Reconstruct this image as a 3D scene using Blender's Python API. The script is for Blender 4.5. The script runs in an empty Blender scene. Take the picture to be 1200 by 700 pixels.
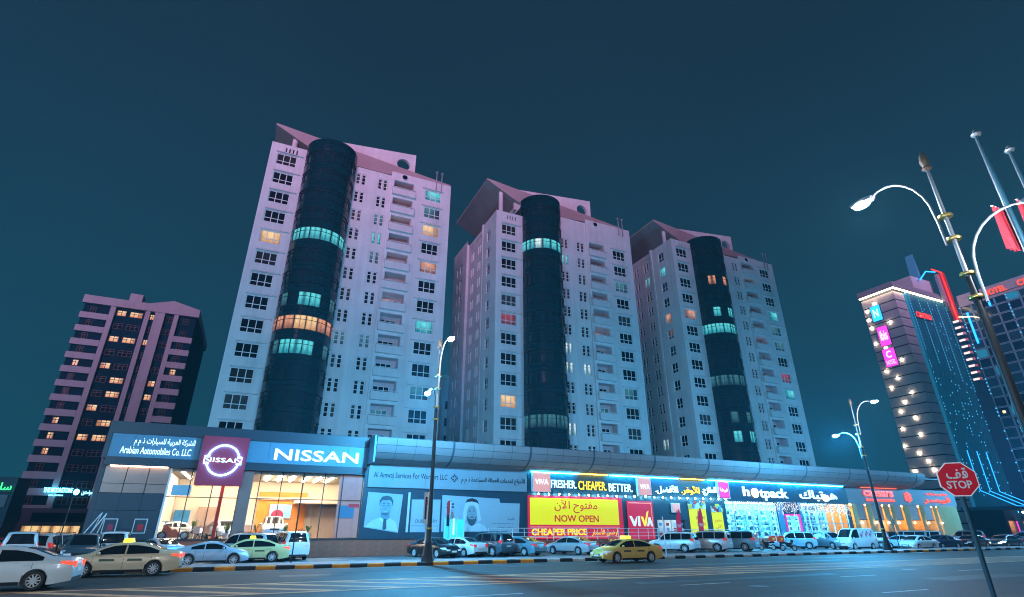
import bpy, bmesh, math, random
from mathutils import Vector, Matrix
R = math.radians
PI = math.pi
random.seed(7)
sc = bpy.context.scene
COL = sc.collection

# ------------------------------------------------------------------ camera, sky, light, exposure
cam_d = bpy.data.cameras.new('camera')
cam = bpy.data.objects.new('camera', cam_d)
COL.objects.link(cam)
cam.location = (0, 0, 2.0)
cam.rotation_euler = (R(90 + 23.65), 0, R(-25.06))
cam_d.lens = 18.564
cam_d.sensor_width = 36
cam_d.clip_start = 0.1
cam_d.clip_end = 3000
sc.camera = cam

world = bpy.data.worlds.new('World')
sc.world = world
world.use_nodes = True
wn, wl = world.node_tree.nodes, world.node_tree.links
wn.clear()
w_out = wn.new('ShaderNodeOutputWorld')
w_bg = wn.new('ShaderNodeBackground')
w_tc = wn.new('ShaderNodeTexCoord')
w_sep = wn.new('ShaderNodeSeparateXYZ')
w_ramp = wn.new('ShaderNodeValToRGB')
w_noise = wn.new('ShaderNodeTexNoise')
w_noise.inputs['Scale'].default_value = 2.2
w_noise.inputs['Detail'].default_value = 3
w_mix = wn.new('ShaderNodeMix'); w_mix.data_type = 'RGBA'; w_mix.blend_type = 'MULTIPLY'
w_mr = wn.new('ShaderNodeMapRange')
w_mr.inputs['To Min'].default_value = 0.86; w_mr.inputs['To Max'].default_value = 1.14
wl.new(w_tc.outputs['Generated'], w_sep.inputs[0])
wl.new(w_sep.outputs['Z'], w_ramp.inputs['Fac'])
wl.new(w_tc.outputs['Generated'], w_noise.inputs['Vector'])
wl.new(w_noise.outputs['Fac'], w_mr.inputs['Value'])
w_mix.inputs[0].default_value = 1.0
wl.new(w_ramp.outputs['Color'], w_mix.inputs[6])
wl.new(w_mr.outputs['Result'], w_mix.inputs[7])
wl.new(w_mix.outputs[2], w_bg.inputs['Color'])
wl.new(w_bg.outputs[0], w_out.inputs['Surface'])
els = w_ramp.color_ramp.elements
els[0].position = 0.0; els[0].color = (0.008, 0.076, 0.118, 1)
els[1].position = 1.0; els[1].color = (0.0090, 0.027, 0.050, 1)
for p, c in ((0.22, (0.0075, 0.059, 0.098, 1)), (0.50, (0.0085, 0.041, 0.073, 1)), (0.72, (0.0090, 0.031, 0.057, 1))):
    e = els.new(p); e.color = c
w_bg.inputs['Strength'].default_value = 1.0

sun_d = bpy.data.lights.new('sun', 'SUN')
sun = bpy.data.objects.new('sun', sun_d)
COL.objects.link(sun)
sun_d.energy = 2.6
sun_d.color = (1.0, 0.47, 0.92)
sun_d.angle = R(17)
SUN_DIR = Vector((0.40, 0.90, -0.115)).normalized()      # the last glow of the evening, low behind the camera
sun.rotation_euler = SUN_DIR.to_track_quat('-Z', 'Y').to_euler()

sc.view_settings.view_transform = 'Standard'
sc.view_settings.look = 'None'
sc.view_settings.exposure = 0.0
sc.view_settings.gamma = 1.0
sc.cycles.use_denoising = True
sc.cycles.filter_width = 1.05
sc.cycles.denoiser = 'OPENIMAGEDENOISE'
sc.cycles.max_bounces = 6
sc.cycles.diffuse_bounces = 3
sc.cycles.glossy_bounces = 3
sc.cycles.transmission_bounces = 4
sc.cycles.transparent_max_bounces = 8
sc.cycles.sample_clamp_indirect = 6.0
sc.cycles.sample_clamp_direct = 0.0
sc.cycles.caustics_reflective = False
sc.cycles.caustics_refractive = False

# ------------------------------------------------------------------ materials
MATS = {}
def mat(name, col, rough=0.6, metal=0.0, var=0.0, scale=1.0, bump=0.0, bscale=40.0, spec=0.5, coat=0.0, streak=0.0, wheel_paths=False):
    if name in MATS: return MATS[name]
    m = bpy.data.materials.new(name); m.use_nodes = True
    nt = m.node_tree; n, l = nt.nodes, nt.links
    b = n['Principled BSDF']
    b.inputs['Base Color'].default_value = (*col, 1)
    b.inputs['Roughness'].default_value = rough
    b.inputs['Metallic'].default_value = metal
    b.inputs['Specular IOR Level'].default_value = spec
    if coat:
        b.inputs['Coat Weight'].default_value = coat
        b.inputs['Coat Roughness'].default_value = 0.06
    tc = None
    if var or bump or streak:
        tc = n.new('ShaderNodeTexCoord')
    last = None
    if var:
        t = n.new('ShaderNodeTexNoise'); t.inputs['Scale'].default_value = scale; t.inputs['Detail'].default_value = 6
        t.inputs['Roughness'].default_value = 0.65
        l.new(tc.outputs['Object'], t.inputs['Vector'])
        mr = n.new('ShaderNodeMapRange')
        mr.inputs['From Min'].default_value = 0.3; mr.inputs['From Max'].default_value = 0.7
        mr.inputs['To Min'].default_value = 1 - var; mr.inputs['To Max'].default_value = 1 + var * 0.5
        l.new(t.outputs['Fac'], mr.inputs['Value'])
        mx = n.new('ShaderNodeMix'); mx.data_type = 'RGBA'; mx.blend_type = 'MULTIPLY'
        mx.inputs[0].default_value = 1
        mx.inputs[6].default_value = (*col, 1)
        l.new(mr.outputs['Result'], mx.inputs[7])
        last = mx.outputs[2]
        rr = n.new('ShaderNodeMapRange')
        rr.inputs['To Min'].default_value = max(0.02, rough * 0.8); rr.inputs['To Max'].default_value = min(1, rough * 1.2)
        l.new(t.outputs['Fac'], rr.inputs['Value']); l.new(rr.outputs['Result'], b.inputs['Roughness'])
    if streak:      # rain streaks running down a wall
        mp = n.new('ShaderNodeMapping'); mp.inputs['Scale'].default_value = (1.3, 1.3, 0.06)
        l.new(tc.outputs['Object'], mp.inputs['Vector'])
        t = n.new('ShaderNodeTexNoise'); t.inputs['Scale'].default_value = 1.0; t.inputs['Detail'].default_value = 5
        l.new(mp.outputs['Vector'], t.inputs['Vector'])
        mr = n.new('ShaderNodeMapRange')
        mr.inputs['From Min'].default_value = 0.35; mr.inputs['From Max'].default_value = 0.7
        mr.inputs['To Min'].default_value = 1.0; mr.inputs['To Max'].default_value = 1 - streak
        l.new(t.outputs['Fac'], mr.inputs['Value'])
        mx = n.new('ShaderNodeMix'); mx.data_type = 'RGBA'; mx.blend_type = 'MULTIPLY'
        mx.inputs[0].default_value = 1
        if last is not None: l.new(last, mx.inputs[6])
        else: mx.inputs[6].default_value = (*col, 1)
        l.new(mr.outputs['Result'], mx.inputs[7])
        last = mx.outputs[2]
    if wheel_paths:     # long dark wear along the lanes
        mp = n.new('ShaderNodeMapping'); mp.inputs['Scale'].default_value = (0.018, 0.75, 1)
        l.new(tc.outputs['Object'], mp.inputs['Vector'])
        t = n.new('ShaderNodeTexNoise'); t.inputs['Scale'].default_value = 1.0; t.inputs['Detail'].default_value = 7; t.inputs['Roughness'].default_value = 0.7
        l.new(mp.outputs['Vector'], t.inputs['Vector'])
        mr = n.new('ShaderNodeMapRange')
        mr.inputs['From Min'].default_value = 0.32; mr.inputs['From Max'].default_value = 0.68
        mr.inputs['To Min'].default_value = 0.50; mr.inputs['To Max'].default_value = 1.35
        l.new(t.outputs['Fac'], mr.inputs['Value'])
        mx = n.new('ShaderNodeMix'); mx.data_type = 'RGBA'; mx.blend_type = 'MULTIPLY'; mx.inputs[0].default_value = 1
        l.new(last, mx.inputs[6]); l.new(mr.outputs['Result'], mx.inputs[7]); last = mx.outputs[2]
    if last is not None: l.new(last, b.inputs['Base Color'])
    if bump:
        t2 = n.new('ShaderNodeTexNoise'); t2.inputs['Scale'].default_value = bscale; t2.inputs['Detail'].default_value = 4
        l.new(tc.outputs['Object'], t2.inputs['Vector'])
        bp = n.new('ShaderNodeBump'); bp.inputs['Strength'].default_value = bump; bp.inputs['Distance'].default_value = 0.02
        l.new(t2.outputs['Fac'], bp.inputs['Height']); l.new(bp.outputs['Normal'], b.inputs['Normal'])
    MATS[name] = m
    return m

def glow(name, col, strength, base=None):
    if name in MATS: return MATS[name]
    m = bpy.data.materials.new(name); m.use_nodes = True
    b = m.node_tree.nodes['Principled BSDF']
    b.inputs['Base Color'].default_value = (*(base or col), 1)
    b.inputs['Roughness'].default_value = 0.4
    b.inputs['Emission Color'].default_value = (*col, 1)
    b.inputs['Emission Strength'].default_value = strength
    MATS[name] = m
    return m

def lit_room(name, c1, c2, strength, scale=1.2):
    """a lit window: curtains and furniture seen dimly through the pane"""
    if name in MATS: return MATS[name]
    m = bpy.data.materials.new(name); m.use_nodes = True
    n, l = m.node_tree.nodes, m.node_tree.links
    b = n['Principled BSDF']
    b.inputs['Base Color'].default_value = (0.05, 0.06, 0.07, 1); b.inputs['Roughness'].default_value = 0.15
    tc = n.new('ShaderNodeTexCoord'); info = n.new('ShaderNodeObjectInfo')
    def math_(op, *a):
        q = n.new('ShaderNodeMath'); q.operation = op
        for i, v in enumerate(a):
            if isinstance(v, (int, float)): q.inputs[i].default_value = v
            else: l.new(v, q.inputs[i])
        return q.outputs[0]
    sp = n.new('ShaderNodeSeparateXYZ'); l.new(tc.outputs['Generated'], sp.inputs[0])
    # a ceiling lamp somewhere in the room ...
    px = math_('ADD', math_('MULTIPLY', info.outputs['Random'], 0.6), 0.2)
    dx = math_('SUBTRACT', sp.outputs['X'], px); dz = math_('MULTIPLY', math_('SUBTRACT', sp.outputs['Z'], 0.82), 0.9)
    d = math_('SQRT', math_('ADD', math_('MULTIPLY', dx, dx), math_('MULTIPLY', dz, dz)))
    # ... furniture below, and a drawn curtain with folds on one side
    t = n.new('ShaderNodeTexNoise'); t.inputs['Scale'].default_value = scale*3; t.inputs['Detail'].default_value = 2; t.noise_dimensions = '4D'
    l.new(tc.outputs['Generated'], t.inputs['Vector']); l.new(math_('MULTIPLY', info.outputs['Random'], 40.0), t.inputs['W'])
    f = math_('ADD', math_('MULTIPLY', d, 0.85), math_('MULTIPLY', math_('SUBTRACT', t.outputs['Fac'], 0.5), 0.7))
    rp = n.new('ShaderNodeValToRGB')
    rp.color_ramp.elements[0].position = 0.08; rp.color_ramp.elements[0].color = (*c2, 1)
    rp.color_ramp.elements[1].position = 0.62; rp.color_ramp.elements[1].color = (*c1, 1)
    l.new(f, rp.inputs['Fac'])
    edge = math_('GREATER_THAN', math_('ABSOLUTE', math_('SUBTRACT', sp.outputs['X'], px)), 0.42)
    fold = math_('ADD', math_('MULTIPLY', math_('SINE', math_('MULTIPLY', sp.outputs['X'], 70.0)), 0.12), 0.62)
    k = math_('ADD', math_('MULTIPLY', edge, math_('SUBTRACT', fold, 1.0)), 1.0)
    mx = n.new('ShaderNodeMix'); mx.data_type = 'RGBA'; mx.blend_type = 'MULTIPLY'; mx.inputs[0].default_value = 1
    l.new(rp.outputs['Color'], mx.inputs[6]); l.new(k, mx.inputs[7]); l.new(mx.outputs[2], b.inputs['Emission Color'])
    b.inputs['Emission Strength'].default_value = strength
    MATS[name] = m
    return m

def clear_glass(name, tint=(0.9, 0.95, 1.0), refl=0.10):
    """thin shop-window glass: mostly see-through with a mirror sheen"""
    if name in MATS: return MATS[name]
    m = bpy.data.materials.new(name); m.use_nodes = True
    n, l = m.node_tree.nodes, m.node_tree.links
    n.remove(n['Principled BSDF'])
    tr = n.new('ShaderNodeBsdfTransparent'); tr.inputs['Color'].default_value = (*tint, 1)
    gl = n.new('ShaderNodeBsdfGlossy'); gl.inputs['Roughness'].default_value = 0.03
    lw = n.new('ShaderNodeLayerWeight'); lw.inputs['Blend'].default_value = 0.5
    pw = n.new('ShaderNodeMath'); pw.operation = 'POWER'; pw.inputs[1].default_value = 5.0
    fr = n.new('ShaderNodeMath'); fr.operation = 'MULTIPLY_ADD'; fr.inputs[1].default_value = 0.6; fr.inputs[2].default_value = 0.03
    l.new(lw.outputs['Facing'], pw.inputs[0]); l.new(pw.outputs[0], fr.inputs[0])
    mx = n.new('ShaderNodeMixShader')
    l.new(fr.outputs[0], mx.inputs[0]); l.new(tr.outputs[0], mx.inputs[1]); l.new(gl.outputs[0], mx.inputs[2])
    l.new(mx.outputs[0], n['Material Output'].inputs['Surface'])
    MATS[name] = m
    return m

# paint, plaster, stone
mat('tower_paint', (0.72, 0.71, 0.71), 0.8, var=0.14, scale=0.22, bump=0.15, bscale=8, streak=0.13)
mat('niche_paint', (0.66, 0.50, 0.52), 0.8, var=0.1, scale=0.6)
mat('roof_sheet', (0.40, 0.33, 0.33), 0.7, var=0.12, scale=0.5)
mat('white_frame', (0.70, 0.70, 0.70), 0.5)
mat('dark_frame', (0.022, 0.026, 0.03), 0.5)
mat('bay_frame', (0.006, 0.016, 0.018), 0.6)
mat('dark_pane', (0.008, 0.010, 0.014), 0.10, var=0.3, scale=0.7, spec=0.12)
mat('curtain_pane', (0.07, 0.07, 0.07), 0.3, var=0.5, scale=1.6, spec=0.15)
mat('blind_pane', (0.03, 0.028, 0.025), 0.3, var=0.5, scale=2.2, spec=0.15)
mat('joint_line', (0.30, 0.29, 0.30), 0.8)
mat('tinted_glass', (0.007, 0.034, 0.042), 0.10, var=0.25, scale=0.5, bump=0.25, bscale=0.5)
mat('tinted_spandrel', (0.006, 0.036, 0.044), 0.14, var=0.25, scale=0.8)
mat('stripe_block_paint', (0.36, 0.37, 0.38), 0.8, var=0.1, scale=0.3, streak=0.1)
mat('stripe_block_dark', (0.003, 0.028, 0.042), 0.6, var=0.2, scale=0.3, spec=0.05)
mat('grey_cladding', (0.34, 0.36, 0.38), 0.55, var=0.08, scale=0.8)
mat('navy_cladding', (0.011, 0.045, 0.070), 0.45, var=0.10, scale=0.6)
mat('metal_panel', (0.26, 0.22, 0.21), 0.38, metal=0.6, var=0.1, scale=0.8)
mat('sign_panel', (0.09, 0.26, 0.38), 0.5, var=0.05, scale=0.8)
mat('sign_panel_grey', (0.25, 0.30, 0.34), 0.55, var=0.06, scale=0.8)
mat('maroon_panel', (0.40, 0.030, 0.075), 0.4)
mat('canopy_sheet', (0.27, 0.225, 0.225), 0.7, var=0.08, scale=0.5)
mat('canopy_seam', (0.05, 0.07, 0.09), 0.6)
mat('brown_tile', (0.36, 0.085, 0.045), 0.6, var=0.25, scale=2.0)
mat('asphalt', (0.060, 0.062, 0.066), 0.62, var=0.30, scale=0.35, bump=0.5, bscale=60)
mat('lane_asphalt', (0.058, 0.040, 0.033), 0.66, var=0.38, scale=0.5, bump=0.5, bscale=70, wheel_paths=True)
mat('parking_asphalt', (0.13, 0.135, 0.14), 0.7, var=0.25, scale=0.4, bump=0.4, bscale=60)
mat('pink_paver', (0.42, 0.23, 0.21), 0.8, var=0.2, scale=1.5, bump=0.3, bscale=30)
mat('kerb_black', (0.012, 0.012, 0.013), 0.6, var=0.3, scale=3)
mat('kerb_yellow', (0.80, 0.27, 0.01), 0.6, var=0.2, scale=3)
mat('kerb_white', (0.62, 0.62, 0.60), 0.6, var=0.2, scale=3)
mat('marking_tan', (0.80, 0.36, 0.16), 0.7, var=0.35, scale=1.8)
mat('marking_white', (0.55, 0.54, 0.52), 0.7, var=0.45, scale=2.5)
mat('brown_asphalt', (0.11, 0.055, 0.042), 0.65, var=0.3, scale=0.8)
mat('roof_grey', (0.30, 0.30, 0.30), 0.85, var=0.2, scale=0.4)
# vehicles
for k, c in dict(pearl=(0.62, 0.66, 0.68), white=(0.72, 0.72, 0.72), cream=(0.72, 0.55, 0.36), butter=(0.66, 0.60, 0.28), gold=(0.80, 0.52, 0.12),
                 ice=(0.36, 0.48, 0.58), silver=(0.42, 0.43, 0.45), black=(0.010, 0.011, 0.013), slate=(0.055, 0.085, 0.10), teal=(0.16, 0.27, 0.32),
                 red=(0.45, 0.015, 0.03), rose=(0.60, 0.47, 0.44), pewter=(0.20, 0.23, 0.26), navy=(0.02, 0.04, 0.08), orange=(0.62, 0.10, 0.03)).items():
    mat('paint_' + k, c, 0.32, metal=0.15, coat=0.7, var=0.04, scale=1.0)
mat('car_glass', (0.008, 0.010, 0.012), 0.05, spec=0.6)
mat('rubber', (0.012, 0.012, 0.013), 0.75)
mat('alloy', (0.62, 0.63, 0.65), 0.35, metal=0.25)
mat('black_trim', (0.014, 0.014, 0.015), 0.5)
mat('number_plate', (0.72, 0.70, 0.60), 0.5)
glow('lamp_red', (1.0, 0.03, 0.02), 0.5, (0.35, 0.01, 0.01))
glow('lamp_red_lit', (1.0, 0.07, 0.02), 1.6, (0.4, 0.01, 0.01))
glow('lamp_clear', (0.8, 0.9, 1.0), 0.12, (0.6, 0.65, 0.7))
glow('lamp_beam', (0.92, 0.97, 1.0), 26.0, (0.8, 0.8, 0.8))
glow('lamp_amber', (1.0, 0.45, 0.05), 0.3, (0.5, 0.2, 0.02))
glow('taxi_roof_light', (1.0, 0.86, 0.05), 1.6, (0.7, 0.6, 0.05))
# metalwork
mat('pole_black', (0.022, 0.026, 0.030), 0.4, metal=0.5)
mat('pole_steel', (0.40, 0.44, 0.47), 0.4, metal=0.7)
mat('pole_blue_grey', (0.02, 0.085, 0.13), 0.45, metal=0.4)
mat('brass', (0.70, 0.50, 0.16), 0.3, metal=0.9)
mat('rail_white', (0.66, 0.66, 0.68), 0.4)
glow('street_lamp_lens', (1.0, 0.97, 0.90), 90.0)
# signs
glow('led_white', (0.74, 0.95, 1.0), 1.25)
glow('led_ice', (0.30, 0.85, 1.0), 2.6)
glow('led_cyan', (0.02, 0.50, 1.0), 9)
glow('led_yellow', (1.0, 0.62, 0.03), 1.0)
glow('line_yellow', (1.0, 0.50, 0.03), 35.0)
glow('added_line_red', (1.0, 0.12, 0.05), 3.0)
glow('line_teal', (0.03, 0.60, 1.0), 130.0)
glow('line_blue', (0.02, 0.38, 1.0), 130.0)
glow('led_red', (1.0, 0.09, 0.04), 1.3)
glow('led_red_deep', (1.0, 0.04, 0.03), 1.5)
glow('led_green', (0.05, 1.0, 0.25), 2.2)
glow('led_teal', (0.05, 0.75, 1.0), 1.6)
glow('led_blue', (0.02, 0.36, 1.0), 2.6)
glow('led_magenta', (1.0, 0.05, 0.60), 1.6)
glow('led_warm', (1.0, 0.62, 0.34), 4.0)
glow('parapet_line', (1.0, 0.66, 0.42), 16.0)
glow('led_halo', (0.22, 0.80, 1.0), 9.0)
glow('led_flood', (0.10, 0.66, 1.0), 10.0)
glow('spot_warm', (1.0, 0.72, 0.50), 14.0)
glow('spot_white', (0.85, 0.95, 1.0), 12.0)
glow('sign_pink_box', (1.0, 0.34, 0.27), 0.60, (0.7, 0.3, 0.25))
glow('sign_magenta_box', (0.95, 0.03, 0.30), 0.85, (0.6, 0.03, 0.2))
glow('sign_yellow_box', (0.86, 0.78, 0.0), 0.68, (0.5, 0.45, 0.01))
glow('sign_red_box', (0.80, 0.01, 0.06), 0.52, (0.4, 0.01, 0.04))
glow('print_crimson', (0.75, 0.03, 0.02), 0.45, (0.5, 0.02, 0.02))
mat('print_black', (0.015, 0.016, 0.02), 0.6)
mat('print_navy', (0.03, 0.05, 0.07), 0.6)
mat('print_red', (0.62, 0.02, 0.03), 0.6)
mat('print_white', (0.72, 0.74, 0.76), 0.6)
mat('print_yellow', (0.75, 0.60, 0.03), 0.6)
mat('print_blue', (0.10, 0.32, 0.62), 0.6)
mat('poster_grey', (0.36, 0.43, 0.48), 0.6, var=0.06, scale=0.8)
mat('poster_mid', (0.20, 0.30, 0.36), 0.6, var=0.2, scale=3)
mat('poster_dark', (0.05, 0.09, 0.12), 0.6, var=0.2, scale=3)
mat('poster_skin', (0.27, 0.36, 0.41), 0.6, var=0.25, scale=4)
mat('poster_light', (0.55, 0.62, 0.66), 0.6, var=0.1, scale=2)
clear_glass('shop_glass')
mat('stop_red', (0.78, 0.008, 0.035), 0.35)
glow('stop_edge', (0.9, 0.95, 1.0), 0.15, (0.8, 0.8, 0.85))

# ------------------------------------------------------------------ mesh helpers
class MB:
    def __init__(s): s.v = []; s.f = []; s.mi = []; s.cur = 0
    def quad(s, a, b, c, d):
        k = len(s.v); s.v += [tuple(a), tuple(b), tuple(c), tuple(d)]; s.f.append((k, k+1, k+2, k+3)); s.mi.append(s.cur)
    def poly(s, pts):
        k = len(s.v); s.v += [tuple(p) for p in pts]; s.f.append(tuple(range(k, k+len(pts)))); s.mi.append(s.cur)
    def box(s, x0, x1, y0, y1, z0, z1):
        k = len(s.v)
        s.v += [(x0,y0,z0),(x1,y0,z0),(x1,y1,z0),(x0,y1,z0),(x0,y0,z1),(x1,y0,z1),(x1,y1,z1),(x0,y1,z1)]
        for f in ((0,3,2,1),(4,5,6,7),(0,1,5,4),(1,2,6,5),(2,3,7,6),(3,0,4,7)):
            s.f.append(tuple(k+i for i in f)); s.mi.append(s.cur)
    def prism(s, pts, n0, n1, mp):
        """pts: (u,v) outline; extruded along n; mp(u,v,n)->xyz"""
        k = len(s.v); m = len(pts)
        s.v += [mp(u, v, n0) for u, v in pts] + [mp(u, v, n1) for u, v in pts]
        s.f.append(tuple(range(k, k+m))); s.f.append(tuple(range(k+2*m-1, k+m-1, -1)))
        s.mi += [s.cur]*2
        for i in range(m):
            j = (i+1) % m
            s.f.append((k+i, k+m+i, k+m+j, k+j)); s.mi.append(s.cur)
    def tube(s, path, rad, n=8, cap=True):
        path = [Vector(p) for p in path]
        if not isinstance(rad, (list, tuple)): rad = [rad]*len(path)
        k = len(s.v); up = None
        for i, p in enumerate(path):
            t = (path[min(i+1, len(path)-1)] - path[max(i-1, 0)]).normalized()
            if up is None:
                up = Vector((0,0,1)) if abs(t.z) < 0.9 else Vector((1,0,0))
            a = t.cross(up).normalized(); b = a.cross(t).normalized(); up = b
            for j in range(n):
                q = 2*PI*j/n
                s.v.append(tuple(p + a*math.cos(q)*rad[i] + b*math.sin(q)*rad[i]))
        for i in range(len(path)-1):
            for j in range(n):
                j2 = (j+1) % n
                s.f.append((k+i*n+j, k+i*n+j2, k+(i+1)*n+j2, k+(i+1)*n+j)); s.mi.append(s.cur)
        if cap:
            s.f.append(tuple(k+j for j in reversed(range(n)))); s.mi.append(s.cur)
            e = k+(len(path)-1)*n
            s.f.append(tuple(e+j for j in range(n))); s.mi.append(s.cur)
    def lathe(s, prof, n=16, c=(0,0,0), a0=0.0, a1=2*PI, axis='z'):
        k = len(s.v); full = abs(a1-a0-2*PI) < 1e-6; m = n if full else n+1
        for r, z in prof:
            for j in range(m):
                q = a0+(a1-a0)*j/n
                x, y = r*math.cos(q), r*math.sin(q)
                s.v.append((c[0]+x, c[1]+y, c[2]+z) if axis == 'z' else (c[0]+x, c[1]+z, c[2]+y))
        for i in range(len(prof)-1):
            for j in range(n):
                j2 = (j+1) % m if full else j+1
                s.f.append((k+i*m+j, k+i*m+j2, k+(i+1)*m+j2, k+(i+1)*m+j)); s.mi.append(s.cur)
    def ball(s, c, r, n=10, sx=1, sy=1, sz=1):
        prof = [(max(1e-4, math.sin(PI*i/6))*r, -math.cos(PI*i/6)*r) for i in range(7)]
        k = len(s.v); s.lathe(prof, n)
        for i in range(k, len(s.v)):
            x, y, z = s.v[i]; s.v[i] = (c[0]+x*sx, c[1]+y*sy, c[2]+z*sz)
    def mesh(s, name, mats=None, smooth=False, angle=40):
        me = bpy.data.meshes.new(name); me.from_pydata(s.v, [], s.f)
        for m in (mats or []): me.materials.append(m)
        if any(s.mi): me.polygons.foreach_set('material_index', s.mi)
        bm = bmesh.new(); bm.from_mesh(me)
        bmesh.ops.remove_doubles(bm, verts=bm.verts, dist=1e-5)
        bmesh.ops.recalc_face_normals(bm, faces=bm.faces)
        bm.to_mesh(me); bm.free()
        if smooth:
            me.polygons.foreach_set('use_smooth', [True]*len(me.polygons))
            me.set_sharp_from_angle(angle=R(angle))
        me.update()
        return me
    def build(s, name, m, parent=None, loc=(0,0,0), rot=0, smooth=False, angle=40):
        ms = m if isinstance(m, (list, tuple)) else [m]
        ms = [MATS[x] if isinstance(x, str) else x for x in ms]
        return put(name, s.mesh(name, ms, smooth, angle), parent, loc, rot)

def put(name, me, parent=None, loc=(0,0,0), rot=0, mtl=None):
    o = bpy.data.objects.new(name, me); COL.objects.link(o)
    o.location = loc
    o.rotation_euler = rot if isinstance(rot, (tuple, list)) else (0, 0, rot)
    if parent: o.parent = parent
    if mtl:
        o.material_slots[0].link = 'OBJECT'; o.material_slots[0].material = MATS[mtl]
    return o

def tag(o, label, cat, group=None):
    o['label'] = label; o['category'] = cat
    if group: o['group'] = group
    return o
def thing(name, label, cat, loc=(0,0,0), rot=0, group=None):
    o = bpy.data.objects.new(name, None); COL.objects.link(o)
    o.empty_display_size = 0.3
    o.location = loc; o.rotation_euler = (0, 0, rot)
    return tag(o, label, cat, group)
def structure(o): o['kind'] = 'structure'; return o
def boxobj(name, m, parent, x0, x1, y0, y1, z0, z1, loc=(0,0,0), rot=0):
    b = MB(); b.box(x0, x1, y0, y1, z0, z1); return b.build(name, m, parent, loc, rot)
FRONT = lambda u, v, n: (u, n, v)            # a wall that looks towards -Y
SIDE = lambda u, v, n: (n, u, v)             # a wall that looks towards -X

def wall(mb, mp, u0, u1, v0, v1, holes=(), depth=0.3, thick=0.0):
    us = sorted({u0, u1, *[h[0] for h in holes], *[h[1] for h in holes]})
    vs = sorted({v0, v1, *[h[2] for h in holes], *[h[3] for h in holes]})
    us = [u for u in us if u0 <= u <= u1]; vs = [v for v in vs if v0 <= v <= v1]
    inside = lambda a, b: any(h[0] < a < h[1] and h[2] < b < h[3] for h in holes)
    for i in range(len(us)-1):
        run = None
        for j in range(len(vs)-1):
            if inside((us[i]+us[i+1])/2, (vs[j]+vs[j+1])/2):
                if run is not None: mb.quad(mp(us[i], run, 0), mp(us[i+1], run, 0), mp(us[i+1], vs[j], 0), mp(us[i], vs[j], 0)); run = None
            elif run is None: run = vs[j]
        if run is not None: mb.quad(mp(us[i], run, 0), mp(us[i+1], run, 0), mp(us[i+1], vs[-1], 0), mp(us[i], vs[-1], 0))
    for a, b, c, d in holes:
        for p, q in (((a,c),(b,c)), ((b,c),(b,d)), ((b,d),(a,d)), ((a,d),(a,c))):
            mb.quad(mp(*p, 0), mp(*q, 0), mp(*q, depth), mp(*p, depth))

# ------------------------------------------------------------------ lettering
DUAL = {'ب':0xFE8F,'ت':0xFE95,'ث':0xFE99,'ج':0xFE9D,'ح':0xFEA1,'خ':0xFEA5,'س':0xFEB1,'ش':0xFEB5,'ص':0xFEB9,'ض':0xFEBD,'ط':0xFEC1,'ظ':0xFEC5,
        'ع':0xFEC9,'غ':0xFECD,'ف':0xFED1,'ق':0xFED5,'ك':0xFED9,'ل':0xFEDD,'م':0xFEE1,'ن':0xFEE5,'ه':0xFEE9,'ي':0xFEF1}
RIGHT = {'ا':0xFE8D,'أ':0xFE83,'آ':0xFE81,'ة':0xFE93,'د':0xFEA9,'ذ':0xFEAB,'ر':0xFEAD,'ز':0xFEAF,'و':0xFEED,'ى':0xFEEF,
         '\uE000':0xFEFB,'\uE001':0xFEF7,'\uE002':0xFEF5}
def arabic(s):
    """join the letters (presentation forms) and set them right to left"""
    s = s.replace('لا', '\uE000').replace('لأ', '\uE001').replace('لآ', '\uE002')
    out = []
    for i, ch in enumerate(s):
        pv = i > 0 and s[i-1] in DUAL
        nx = i+1 < len(s) and (s[i+1] in DUAL or s[i+1] in RIGHT)
        if ch in DUAL:
            out.append(chr(DUAL[ch] + (3 if pv and nx else 2 if nx else 1 if pv else 0)))
        elif ch in RIGHT: out.append(chr(RIGHT[ch] + (1 if pv else 0)))
        else: out.append(ch)
    return ''.join(reversed(out))

def text_mesh(body, depth=0.04, bold=0.0, res=3):
    c = bpy.data.curves.new('lettering', 'FONT'); c.body = body; c.size = 1.0
    c.extrude = 0.5; c.offset = bold; c.resolution_u = res
    o = bpy.data.objects.new('lettering', c); COL.objects.link(o)
    dg = bpy.context.evaluated_depsgraph_get(); dg.update()
    me = bpy.data.meshes.new_from_object(o.evaluated_get(dg))
    bpy.data.objects.remove(o); bpy.data.curves.remove(c)
    return me
def lettering(body, parent, m, x0, x1, z0, z1, y, depth=0.05, bold=0.0, name='lettering', face='front', keep=True, slant=0.0, mirror_free=True):
    """fit the writing into the box x0..x1, z0..z1 on the plane y (front), depth towards the viewer"""
    me = text_mesh(body, bold=bold)
    me.name = name
    vs = [v.co.copy() for v in me.vertices]
    ax, bx = min(v.x for v in vs), max(v.x for v in vs)
    ay, by = min(v.y for v in vs), max(v.y for v in vs)
    for v, p in zip(me.vertices, vs):
        u = (p.x-ax)/(bx-ax); w = (p.y-ay)/(by-ay)
        uu = x0 + u*(x1-x0) + slant*w; ww = z0 + w*(z1-z0)
        nn = y - depth if p.z > 0 else y
        v.co = (uu, nn, ww) if face == 'front' else (nn, uu, ww)
    me.materials.clear(); me.materials.append(MATS[m])
    return put(name, me, parent)
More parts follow.
